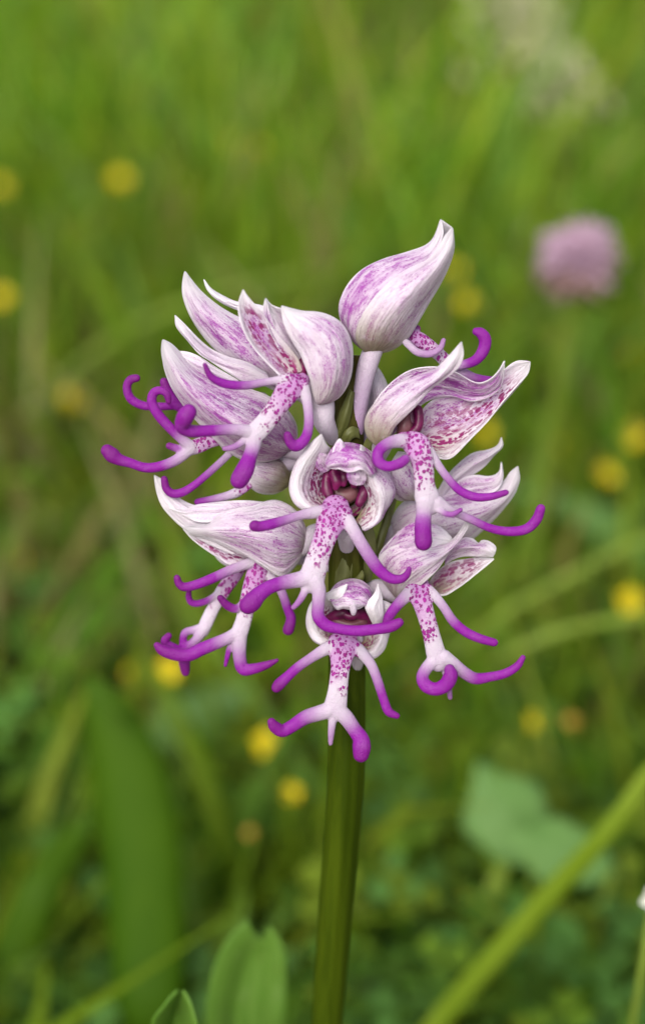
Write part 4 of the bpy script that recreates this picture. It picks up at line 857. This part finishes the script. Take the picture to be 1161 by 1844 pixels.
blade('broad dark green blade standing left of the orchid stalk', [(160, 1215, .312, 3), (182, 1260, .312, 36), (215, 1340, .312, 58), (243, 1450, .312, 72), (260, 1600, .312, 72), (266, 1750, .312, 66), (268, 1844, .312, 58)], M_BLADE)
blade('bright green bent blade in the lower left corner', [(170, 1455, .34, 3), (150, 1490, .34, 24), (110, 1545, .335, 34), (70, 1610, .33, 38), (40, 1690, .33, 42), (20, 1780, .33, 46), (5, 1860, .33, 48)], M_BLADE)
blade('long stout blade slanting up to the right edge', [(1200, 1355, .26, 13), (1161, 1405, .26, 16), (1100, 1490, .262, 18), (1010, 1590, .265, 20), (930, 1680, .27, 21), (850, 1770, .275, 21), (785, 1850, .28, 21), (730, 1930, .285, 20)], M_BLADE3, ext=(-0.01, 0.01))
blade('pale stalk-like blade crossing left of the stout slanting one', [(925, 1515, .33, 5), (905, 1560, .33, 13), (880, 1630, .33, 17), (850, 1710, .335, 18), (815, 1790, .34, 18), (790, 1850, .345, 17)], M_BLADE2)
blade('pale arching blade, upper of the two by the right edge', [(820, 1180, .40, 4), (870, 1130, .40, 6), (940, 1085, .40, 8), (1040, 1030, .40, 8), (1161, 970, .40, 8), (1300, 915, .41, 16), (1420, 960, .43, 14)], M_BLADE2, ext=(0.05, 0.03))
blade('pale arching blade, lower of the two by the right edge', [(880, 1200, .36, 4), (930, 1170, .36, 6), (1000, 1140, .36, 8), (1080, 1122, .36, 9), (1161, 1112, .36, 9), (1290, 1120, .37, 17), (1400, 1220, .38, 14)], M_BLADE2, ext=(0.04, 0.02))
blade('wide pale blade bending in from the right edge', [(930, 885, .50, 6), (985, 900, .50, 18), (1050, 925, .50, 30), (1110, 960, .50, 36), (1180, 1010, .50, 36), (1260, 1090, .51, 30)], M_GLAUC, ext=(0.03, 0.02))
blade('deep green upright blade at upper left, right of a pair', [(262, 355, .80, 3), (262, 390, .80, 15), (262, 430, .80, 20), (258, 480, .80, 22), (256, 560, .80, 22), (255, 640, .81, 20)], M_BLADE)
blade('deep green upright blade at upper left, left of a pair', [(172, 405, .80, 3), (176, 440, .80, 18), (182, 480, .80, 22), (188, 540, .80, 22), (192, 640, .81, 20)], M_BLADE)
blade('dark green blade near the top centre', [(470, 100, 1.0, 3), (480, 135, 1.0, 16), (490, 180, 1.0, 22), (500, 240, 1.0, 22), (505, 300, 1.0, 20)], M_BLADE)
blade('thin blade arching across the upper left', [(640, 478, .55, 3), (540, 495, .62, 4), (430, 520, .62, 6), (300, 560, .62, 7), (190, 620, .62, 8), (110, 690, .62, 8), (60, 790, .62, 8)], M_BLADE2)
blade('thin blade arching at the upper right corner', [(730, 250, .85, 3), (820, 220, .85, 5), (930, 205, .85, 6), (1040, 235, .85, 7), (1110, 290, .85, 8), (1190, 380, .86, 9)], M_BLADE2)
blade('straw coloured blade leaning in the lower right', [(1075, 1510, .36, 3), (1095, 1570, .36, 12), (1112, 1640, .365, 15), (1130, 1730, .37, 16), (1145, 1830, .375, 15)], M_STRAW)
blade('tall pale green stem-like blade right of the stalk', [(755, 1420, .40, 3), (762, 1470, .40, 11), (775, 1540, .40, 14), (785, 1610, .405, 15), (800, 1690, .41, 15)], M_BLADE2)

# ---- pink clover head on its stem
def clover():
    depth = .42
    c = W(1042., 470., depth); r = 70 * KPX * depth
    foot = np.array([c[0] - 0.006, c[1] + 0.012, 0.0])
    t = empty('clover', foot, 'pale pink clover flower head on a thin green stem', 'clover')
    V, F = stalk_geo([foot, foot * 0.55 + c * 0.45 + [0.0, 0.01, 0.0], c - [0, 0, r * 0.8]], 0.0032, 0.0022)
    mesh_obj('stem', V, F, M_BLADE2, t, origin=foot)
    proto = None
    n = 120
    for i in range(n):
        z = 1 - 1.95 * (i + 0.5) / n; a = i * 2.39996
        d = np.array([math.sqrt(max(0, 1 - z * z)) * math.cos(a), math.sqrt(max(0, 1 - z * z)) * math.sin(a), z])
        if proto is None:
            pv, pf = [], []
            for k, (zz, rr) in enumerate([(0, .3), (.35, 1), (.75, .8), (1.0, .25)]):
                for j in range(6): pv.append((rr * .13 * math.cos(j * 1.047), rr * .09 * math.sin(j * 1.047), zz))
            pf = [(k * 6 + j, k * 6 + (j + 1) % 6, k * 6 + 6 + (j + 1) % 6, k * 6 + 6 + j) for k in range(3) for j in range(6)] + [tuple(range(18, 24))]
            proto = mesh_obj('floret', np.array(pv) * r * 1.0, pf, M_PINK, t); o = proto
            fade = proto.data.copy(); fade.materials.clear(); fade.materials.append(M_FADE)
        else:
            o = proto.copy()
            COL.objects.link(o); o.parent = t
            if z + random.gauss(0, .25) < -0.25: o.data = fade
        dv = Vector((d[0], d[1], d[2] + 0.12)).normalized()
        o.rotation_euler = dv.to_track_quat('Z', 'Y').to_euler()
        o.location = Vector(c - foot) + Vector((d[0] * r * 0.36, d[1] * r * 0.36, d[2] * r * 0.38))
        s = 0.70 + 0.42 * random.random(); o.scale = (s * 1.4, s * 1.4, s * 0.78)
clover()

# ---- yellow buttercup-like flowers
def petal_mesh():
    V, F = [], []
    nu, nv = 5, 6
    for j in range(nv):
        t = j / (nv - 1); wd = 0.46 * math.sin(math.pi * min(0.93, 0.12 + t * 0.80)) ** 0.8
        for i in range(nu):
            u = -1 + 2 * i / (nu - 1)
            V.append((u * wd, t * (1 - 0.06 * u * u), 0.32 * t ** 1.5 + 0.16 * u * u * wd))
    F = [(j * nu + i, j * nu + i + 1, (j + 1) * nu + i + 1, (j + 1) * nu + i) for j in range(nv - 1) for i in range(nu - 1)]
    me = bpy.data.meshes.new('petal'); me.from_pydata(V, [], F); me.polygons.foreach_set('use_smooth', [True] * len(F)); me.update(); return me
PET, PET_O = petal_mesh(), petal_mesh()
PET.materials.append(M_YEL); PET_O.materials.append(M_ORANGE)
def dome_mesh():
    bm = bmesh.new(); bmesh.ops.create_icosphere(bm, subdivisions=2, radius=1)
    for v in bm.verts: v.co *= 1 + 0.12 * math.sin(v.co.x * 17) * math.sin(v.co.y * 15)
    me = bpy.data.meshes.new('centre'); bm.to_mesh(me); bm.free(); me.materials.append(M_YCEN); return me
DOME = dome_mesh()

def buttercup(px, py, depth, rpx, label, orange=False):
    fall = math.sin(PITCH) - math.cos(PITCH) * (922 - py) * KPX
    dim = any(q in label for q in ('dim', 'dull', 'faint', 'tiny'))
    depth = min(depth, (H_CAM - ((random.uniform(.034, .048) if py > 600 else random.uniform(.075, .09)) if dim else random.uniform(.055, .075))) / fall); rpx *= 0.80
    c = W(float(px), float(py), depth); r = rpx * KPX * depth
    foot = np.array([c[0] + random.uniform(-.012, .012), c[1] + random.uniform(-.004, .02), 0.0])
    t = empty('buttercup', foot, label, 'buttercup', 'small yellow meadow flowers')
    V, F = stalk_geo([foot, foot * 0.5 + c * 0.5 + [random.uniform(-.006, .006), random.uniform(-.006, .006), 0], c], 0.0009, 0.0007, 6, 10)
    mesh_obj('stem', V, F, M_BLADE2, t, origin=foot)
    tilt = Vector((random.uniform(-.35, .35), -0.75 + random.uniform(-.25, .25), 0.8)).normalized().to_track_quat('Z', 'Y')
    for k in range(5):
        o = bpy.data.objects.new('petal', PET_O if orange else PET); COL.objects.link(o); o.parent = t
        o.location = Vector(c - foot); o.rotation_mode = 'QUATERNION'
        o.rotation_quaternion = tilt @ Vector((0, 0, 1)).rotation_difference(Vector((0, 0, 1))) @ __import__('mathutils').Quaternion((0, 0, 1), k * 1.2566 + random.uniform(-.1, .1))
        o.scale = (r, r, r)
    o = bpy.data.objects.new('centre', DOME); COL.objects.link(o); o.parent = t
    o.location = Vector(c - foot) + (tilt @ Vector((0, 0, r * 0.12))); o.scale = (r * .30, r * .30, r * .22)

for a in [
    (483, 1340, .40, 36, 'bright yellow flower left of the stalk, below the lowest orchid flower'),
    (303, 1206, .44, 30, 'yellow flower peeping below the lower left orchid lobes'),
    (240, 1212, .48, 20, 'small dull yellow flower left of the one below the lower left lobes'),
    (525, 1428, .42, 22, 'small yellow flower just left of the stalk, under the brightest one'),
    (1133, 1082, .44, 30, 'yellow flower above the lower pale arching blade at the right edge'),
    (1090, 853, .52, 28, 'yellow flower right of the upper right orchid lobe tip'),
    (1142, 790, .56, 32, 'yellow flower at the right edge below the clover head'),
    (1131, 636, .70, 24, 'faint yellow flower near the right edge, just below the clover head'),
    (1000, 800, .60, 18, 'dim yellow flower beside the clover stem'),
    (876, 780, .58, 26, 'yellow flower tucked behind the right orchid sepals'),
    (968, 1298, .43, 24, 'yellow flower right of the lower right orchid lip'),
    (745, 1230, .46, 20, 'dim yellow flower between the stalk and the lower right orchid lip'),
    (132, 720, .66, 30, 'dim yellow flower left of the curled purple lobes'),
    (195, 760, .68, 16, 'small yellow flower beside the one left of the curled lobes'),
    (42, 1022, .54, 30, 'dull yellow flower at the left edge, level with the orchid centre'),
    (214, 1034, .54, 24, 'dull yellow flower left of the lower left orchid hood'),
    (414, 258, 1.05, 30, 'dim yellow flower in the upper part, left of the middle'),
    (216, 326, .95, 26, 'dim yellow flower above the pair of deep green blades'),
    (2, 336, .95, 22, 'dim yellow flower cut by the left edge, upper one'),
    (2, 536, .80, 24, 'dim yellow flower cut by the left edge, lower one'),
    (818, 488, .82, 24, 'dim yellow flower beside the topmost orchid tip'),
    (842, 545, .78, 22, 'dim yellow flower right of the topmost orchid hood'),
    (628, 1782, .36, 18, 'dim yellow flower against the foot of the stalk'),
    (690, 1822, .36, 20, 'dim yellow flower at the lower edge right of the stalk'),
    (720, 1775, .36, 16, 'tiny dull yellow flower right of the stalk near the lower edge'),
    (835, 1615, .38, 20, 'dim yellow flower left of the slanting blade in the lower right'),
    (470, 265, 1.02, 16, 'faint small yellow flower beside the upper left-of-middle one'),
]: buttercup(*a)
buttercup(1026, 1302, .43, 20, 'fading orange flower right of the yellow one near the lower right lip', True)
buttercup(450, 1500, .44, 14, 'fading orange brown flower low on the left of the stalk', True)

# ---- broad glaucous leaves right of the stalk
def broad_leaf(label, cx, cy, depth, rx, ry, ang, tilt=0.3, mat=None, lob=0.12, z=0.04):
    a = math.radians(ang); n, m = 14, 9
    depth = min(depth, (H_CAM - z) / (math.sin(PITCH) - math.cos(PITCH) * (922 - cy) * KPX))
    c0 = W(float(cx), float(cy), depth); s = KPX * depth
    foot = np.array([c0[0] + 0.01, c0[1] + 0.015, 0.0])
    P = []
    for j in range(n):
        t = j / (n - 1); wd = math.sin(math.pi * (0.02 + 0.97 * t) ** 1.35) ** 0.8 * (1 + lob * math.sin(t * 11 + ang))
        for i in range(m):
            u = -1 + 2 * i / (m - 1)
            x, y = u * wd * rx, (t - 0.5) * 2 * ry
            X = x * math.cos(a) - y * math.sin(a); Y = x * math.sin(a) + y * math.cos(a)
            P.append(c0 + CR * X * s + CU * (-Y) * s * 0.92 + CF * s * (tilt * (-Y) + 0.25 * abs(x) + 0.10 * (t - 0.5) ** 2 * ry * 2))
    F = [(j * m + i, j * m + i + 1, (j + 1) * m + i + 1, (j + 1) * m + i) for j in range(n - 1) for i in range(m - 1)]
    t = empty('broad_leaf', foot, label, 'leaf', 'broad bluish green leaves right of the stalk')
    o = mesh_obj('leaf_blade', np.array(P), F, mat or M_GLAUC, t, origin=foot)
    md = o.modifiers.new('thickness', 'SOLIDIFY'); md.thickness = 0.0004
    e = P[(n - 1) * m + m // 2]
    V, F = stalk_geo([e, e * 0.5 + foot * 0.5, foot], 0.0009, 0.0012, 6, 8)
    mesh_obj('leaf_stalk', V, F, M_BLADE2, t, origin=foot)
broad_leaf('broad bluish green leaf, upper of the overlapping pair right of the stalk', 910, 1465, .40, 80, 105, -28, z=0.085)
broad_leaf('broad bluish green leaf, lower of the overlapping pair right of the stalk', 1000, 1535, .39, 62, 105, -72, z=0.085)
broad_leaf('broad green leaf at the foot of the stalk by the lower edge', 665, 1790, .34, 60, 100, -25)
broad_leaf('green leaf below the lower left orchid lobes, left of the brightest yellow flower', 360, 1290, .52, 60, 105, 62)
broad_leaf('bright green leaf just left of the stalk, under the lowest lip', 500, 1450, .50, 62, 95, 40, mat=M_GREENL)
broad_leaf('bright green leaf just right of the stalk, under the lowest lip', 735, 1400, .50, 55, 105, 25, mat=M_GREENL)
broad_leaf('green leaf left of the right edge, above the stout slanting blade', 1060, 1400, .46, 50, 90, -60, mat=M_GREENL)

# ---- pale grass panicle at top right
def panicle():
    depth = 0.9
    top = W(965., -30., depth); foot = W(1000., 420., depth); foot = np.array([foot[0], foot[1] + .05, 0.0])
    t = empty('grass_panicle', foot, 'pale feathery grass seed head in the upper right', 'grass')
    V, F = stalk_geo([foot, foot * .4 + top * .6, top], 0.0011, 0.0006, 6, 12); mesh_obj('stem', V, F, M_STRAW, t, origin=foot)
    pv = np.array([(0, 0, 0), (.5, 0, .35), (0, .5, .35), (-.5, 0, .35), (0, -.5, .35), (0, 0, 1)]) * [0.004, 0.004, 0.011]
    pf = [(0, 2, 1), (0, 3, 2), (0, 4, 3), (0, 1, 4), (5, 1, 2), (5, 2, 3), (5, 3, 4), (5, 4, 1)]
    proto = None
    for i in range(150):
        k = i / 150
        x = 895 + 150 * (k + random.gauss(0, .24)); y = 10 + 215 * k + random.gauss(0, 40)
        p = W(float(x), float(y), depth + random.gauss(0, .02))
        if proto is None: o = proto = mesh_obj('spikelet', pv, pf, M_SEED, t)
        else: o = proto.copy(); COL.objects.link(o); o.parent = t
        o.location = Vector(p - foot); o.rotation_euler = (random.uniform(-.9, .9), random.uniform(-.9, .9), random.uniform(0, 6.28)); s = random.uniform(1.0, 2.0); o.scale = (s, s, s)
    V, F = [], []; geo = []
    for i in range(14):
        k = i / 14; a = foot * (.30 - .25 * k) + top * (.70 + .25 * k); b = W(880 + 180 * random.random(), 20 + 200 * (1 - k), depth + random.gauss(0, .02))
        geo.append(stalk_geo([a, (a + b) / 2 + [0, 0, .006], b], 0.0005, 0.0003, 5, 7))
    V, F = join_geo(geo); mesh_obj('branches', V, F, M_STRAW, t, origin=foot)
panicle()

# ---- white petal cut by the right edge
def white_flower():
    depth = .205
    c = W(1176., 1618., depth); foot = np.array([c[0] + .004, c[1] + .02, 0.0]); s = KPX * depth
    t = empty('white_flower', foot, 'small white flower cut off by the right edge', 'flower')
    V, F = stalk_geo([foot, foot * .5 + c * .5, c], .0008, .0006, 6, 8); mesh_obj('stem', V, F, M_BLADE2, t, origin=foot)
    for ang in (100, 172, 244, 316, 28):
        a = math.radians(ang); P = []
        for j in range(7):
            tt = j / 6; wd = 11 * math.sin(math.pi * min(.95, .12 + .8 * tt)) ** .7
            for i in range(5):
                u = -1 + i / 2; X, Y = u * wd, tt * 27
                P.append(c + s * (CR * (X * math.cos(a) - Y * math.sin(a)) + CU * (X * math.sin(a) + Y * math.cos(a)) - CF * (4 * u * u + 8 * tt * tt)))
        F = [(j * 5 + i, j * 5 + i + 1, j * 5 + 6 + i, j * 5 + 5 + i) for j in range(6) for i in range(4)]
        mesh_obj('petal', np.array(P), F, M_WHITE, t, origin=foot)
white_flower()

# ------------------------------------------------------------------ meadow: uncountable grass and low leaves
def patch_noise(x, y, f, s):
    return (np.sin(x * f + s) * np.cos(y * f * 1.3 - s * 2) + np.sin((x + y) * f * 0.7 + 3 * s) * 0.8 + np.sin((x - 0.6 * y) * f * 1.9 + s * 5) * 0.5) / 2.3

GREENS = np.array([1.05, 1.00, 0.98]) * np.array([(0.145, 0.262, 0.010), (0.185, 0.305, 0.014), (0.245, 0.330, 0.024), (0.090, 0.215, 0.010), (0.150, 0.285, 0.045)])
DRY = np.array([(0.28, 0.24, 0.08), (0.34, 0.31, 0.13), (0.22, 0.20, 0.05)])

def scatter(n, ymin, ymax, power=1.0):
    """points on the ground, denser towards the viewer, within and somewhat beside the view"""
    y = ymin + (ymax - ymin) * RNG.random(n) ** power
    x = (RNG.random(n) * 2 - 1) * (0.10 + 0.36 * y)
    return x, y

def build_grass():
    n = 46000
    x, y = scatter(n, 0.19, 3.6, 1.7)
    nse = patch_noise(x, y, 7, 1.3)
    bare = patch_noise(x, y, 11, 4.1)
    h = (0.030 + 0.045 * RNG.random(n) + 0.09 * RNG.random(n) ** 5 + 0.14 * RNG.random(n) ** 25) * (1 + 0.35 * nse) * np.clip(0.35 + 0.85 * y, 0.45, 1.5)
    keep = (bare < 0.45) | (RNG.random(n) < 0.5)
    x, y, h, nse = x[keep], y[keep], h[keep], nse[keep]; n = len(x)
    hw = (0.0011 + 0.0026 * RNG.random(n) ** 2) * (1 + 0.35 * y)
    ang = RNG.random(n) * 6.283; lean = (0.15 + 0.75 * RNG.random(n) ** 1.5) * h
    dx, dy = np.cos(ang), np.sin(ang)
    fa = RNG.random(n) * 6.283; wx, wy = np.cos(fa), np.sin(fa)
    ts = [0.0, 0.38, 0.72, 1.0]; wsc = [0.8, 1.0, 0.7, 0.03]
    V = np.empty((n, 8, 3))
    for k, (t, ww) in enumerate(zip(ts, wsc)):
        cx = x + dx * lean * t * t; cy = y + dy * lean * t * t; cz = h * (t - 0.18 * t * t * lean / h) - 0.003
        V[:, 2 * k] = np.stack([cx - wx * hw * ww, cy - wy * hw * ww, cz], 1); V[:, 2 * k + 1] = np.stack([cx + wx * hw * ww, cy + wy * hw * ww, cz], 1)
    idx = (np.arange(n) * 8)[:, None]
    F = np.concatenate([idx + np.array([2 * k, 2 * k + 1, 2 * k + 3, 2 * k + 2]) for k in range(3)], 1).reshape(-1, 4)
    g = GREENS[RNG.integers(0, len(GREENS), n)]; litter = np.exp(-(((x + 0.10) / 0.07) ** 2 + ((y - 0.40) / 0.09) ** 2))
    dm = RNG.random(n) < (0.08 + 0.12 * sstep(-0.1, 0.6, patch_noise(x, y, 6, 2.2)) + 0.35 * litter)
    dm &= y > 0.36
    g[dm] = DRY[RNG.integers(0, len(DRY), dm.sum())]
    g = g * (0.85 + 0.3 * RNG.random((n, 1))) * (1 + 0.60 * nse[:, None]) * (0.82 + 0.18 * sstep(0.35, 1.1, y))[:, None]
    big_mesh('grass', V.reshape(-1, 3), F, np.repeat(g, 8, 0), 'green meadow grass filling the background')

def big_mesh(name, V, F, col, label):
    me = bpy.data.meshes.new(name); nv, nf = len(V), len(F)
    me.vertices.add(nv); me.vertices.foreach_set('co', np.ascontiguousarray(V, np.float32).ravel())
    me.loops.add(nf * 4); me.loops.foreach_set('vertex_index', np.ascontiguousarray(F, np.int32).ravel())
    me.polygons.add(nf); me.polygons.foreach_set('loop_start', np.arange(nf, dtype=np.int32) * 4)
    me.polygons.foreach_set('use_smooth', np.ones(nf, bool)); me.update(calc_edges=True); me.validate()
    set_col(me, 'tone', col); me.materials.append(M_FOL)
    o = bpy.data.objects.new(name, me); COL.objects.link(o); o['kind'] = 'stuff'; o['label'] = label
    return o

def build_cover():
    n = 19000
    x, y = scatter(n, 0.18, 3.2, 1.9)
    dens = patch_noise(x, y, 8, 0.4) + 0.25 * np.sign(x)
    keep = (dens > -0.25) | (RNG.random(n) < 0.35)
    x, y, dens = x[keep], y[keep], dens[keep]; n = len(x)
    z = 0.008 + 0.05 * RNG.random(n) * (1 + 0.6 * dens)
    r = (0.0035 + 0.0055 * RNG.random(n)) * (1 + 0.25 * y)
    rot = RNG.random(n) * 6.283
    col = np.array([(0.110, 0.240, 0.026), (0.155, 0.275, 0.020), (0.110, 0.255, 0.050), (0.200, 0.285, 0.020)])[RNG.integers(0, 4, n)] * (0.80 + 0.30 * RNG.random((n, 1))) * (1 + 0.45 * patch_noise(x, y, 9, 2.7))[:, None]
    Vs, Fs, Cs = [], [], []
    tx, ty = RNG.normal(0, .35, n), RNG.normal(-.15, .35, n)
    for k in range(3):                                # trefoil leaves
        a = rot + k * 2.094
        ca, sa = np.cos(a), np.sin(a)
        loc = np.array([(0, 0.05, 0), (.42, .45, .10), (.40, .85, .14), (0, 1.0, .06), (-.40, .85, .14), (-.42, .45, .10)])
        V = np.empty((n, 6, 3))
        for i, (lx, ly, lz) in enumerate(loc):
            ux = (lx * ca - ly * sa) * r; uy = (lx * sa + ly * ca) * r
            V[:, i] = np.stack([x + ux, y + uy, z + lz * r + tx * ux + ty * uy], 1)
        base = k * n * 6
        idx = (np.arange(n) * 6 + base)[:, None]
        F = np.concatenate([idx + np.array([0, 1, 2, 3]), idx + np.array([0, 3, 4, 5])], 1).reshape(-1, 4)
        Vs.append(V.reshape(-1, 3)); Fs.append(F); Cs.append(np.repeat(col, 6, 0))
    big_mesh('ground_cover', np.vstack(Vs), np.vstack(Fs), np.vstack(Cs), 'low trefoil leaves covering the meadow floor')
build_grass(); build_cover()
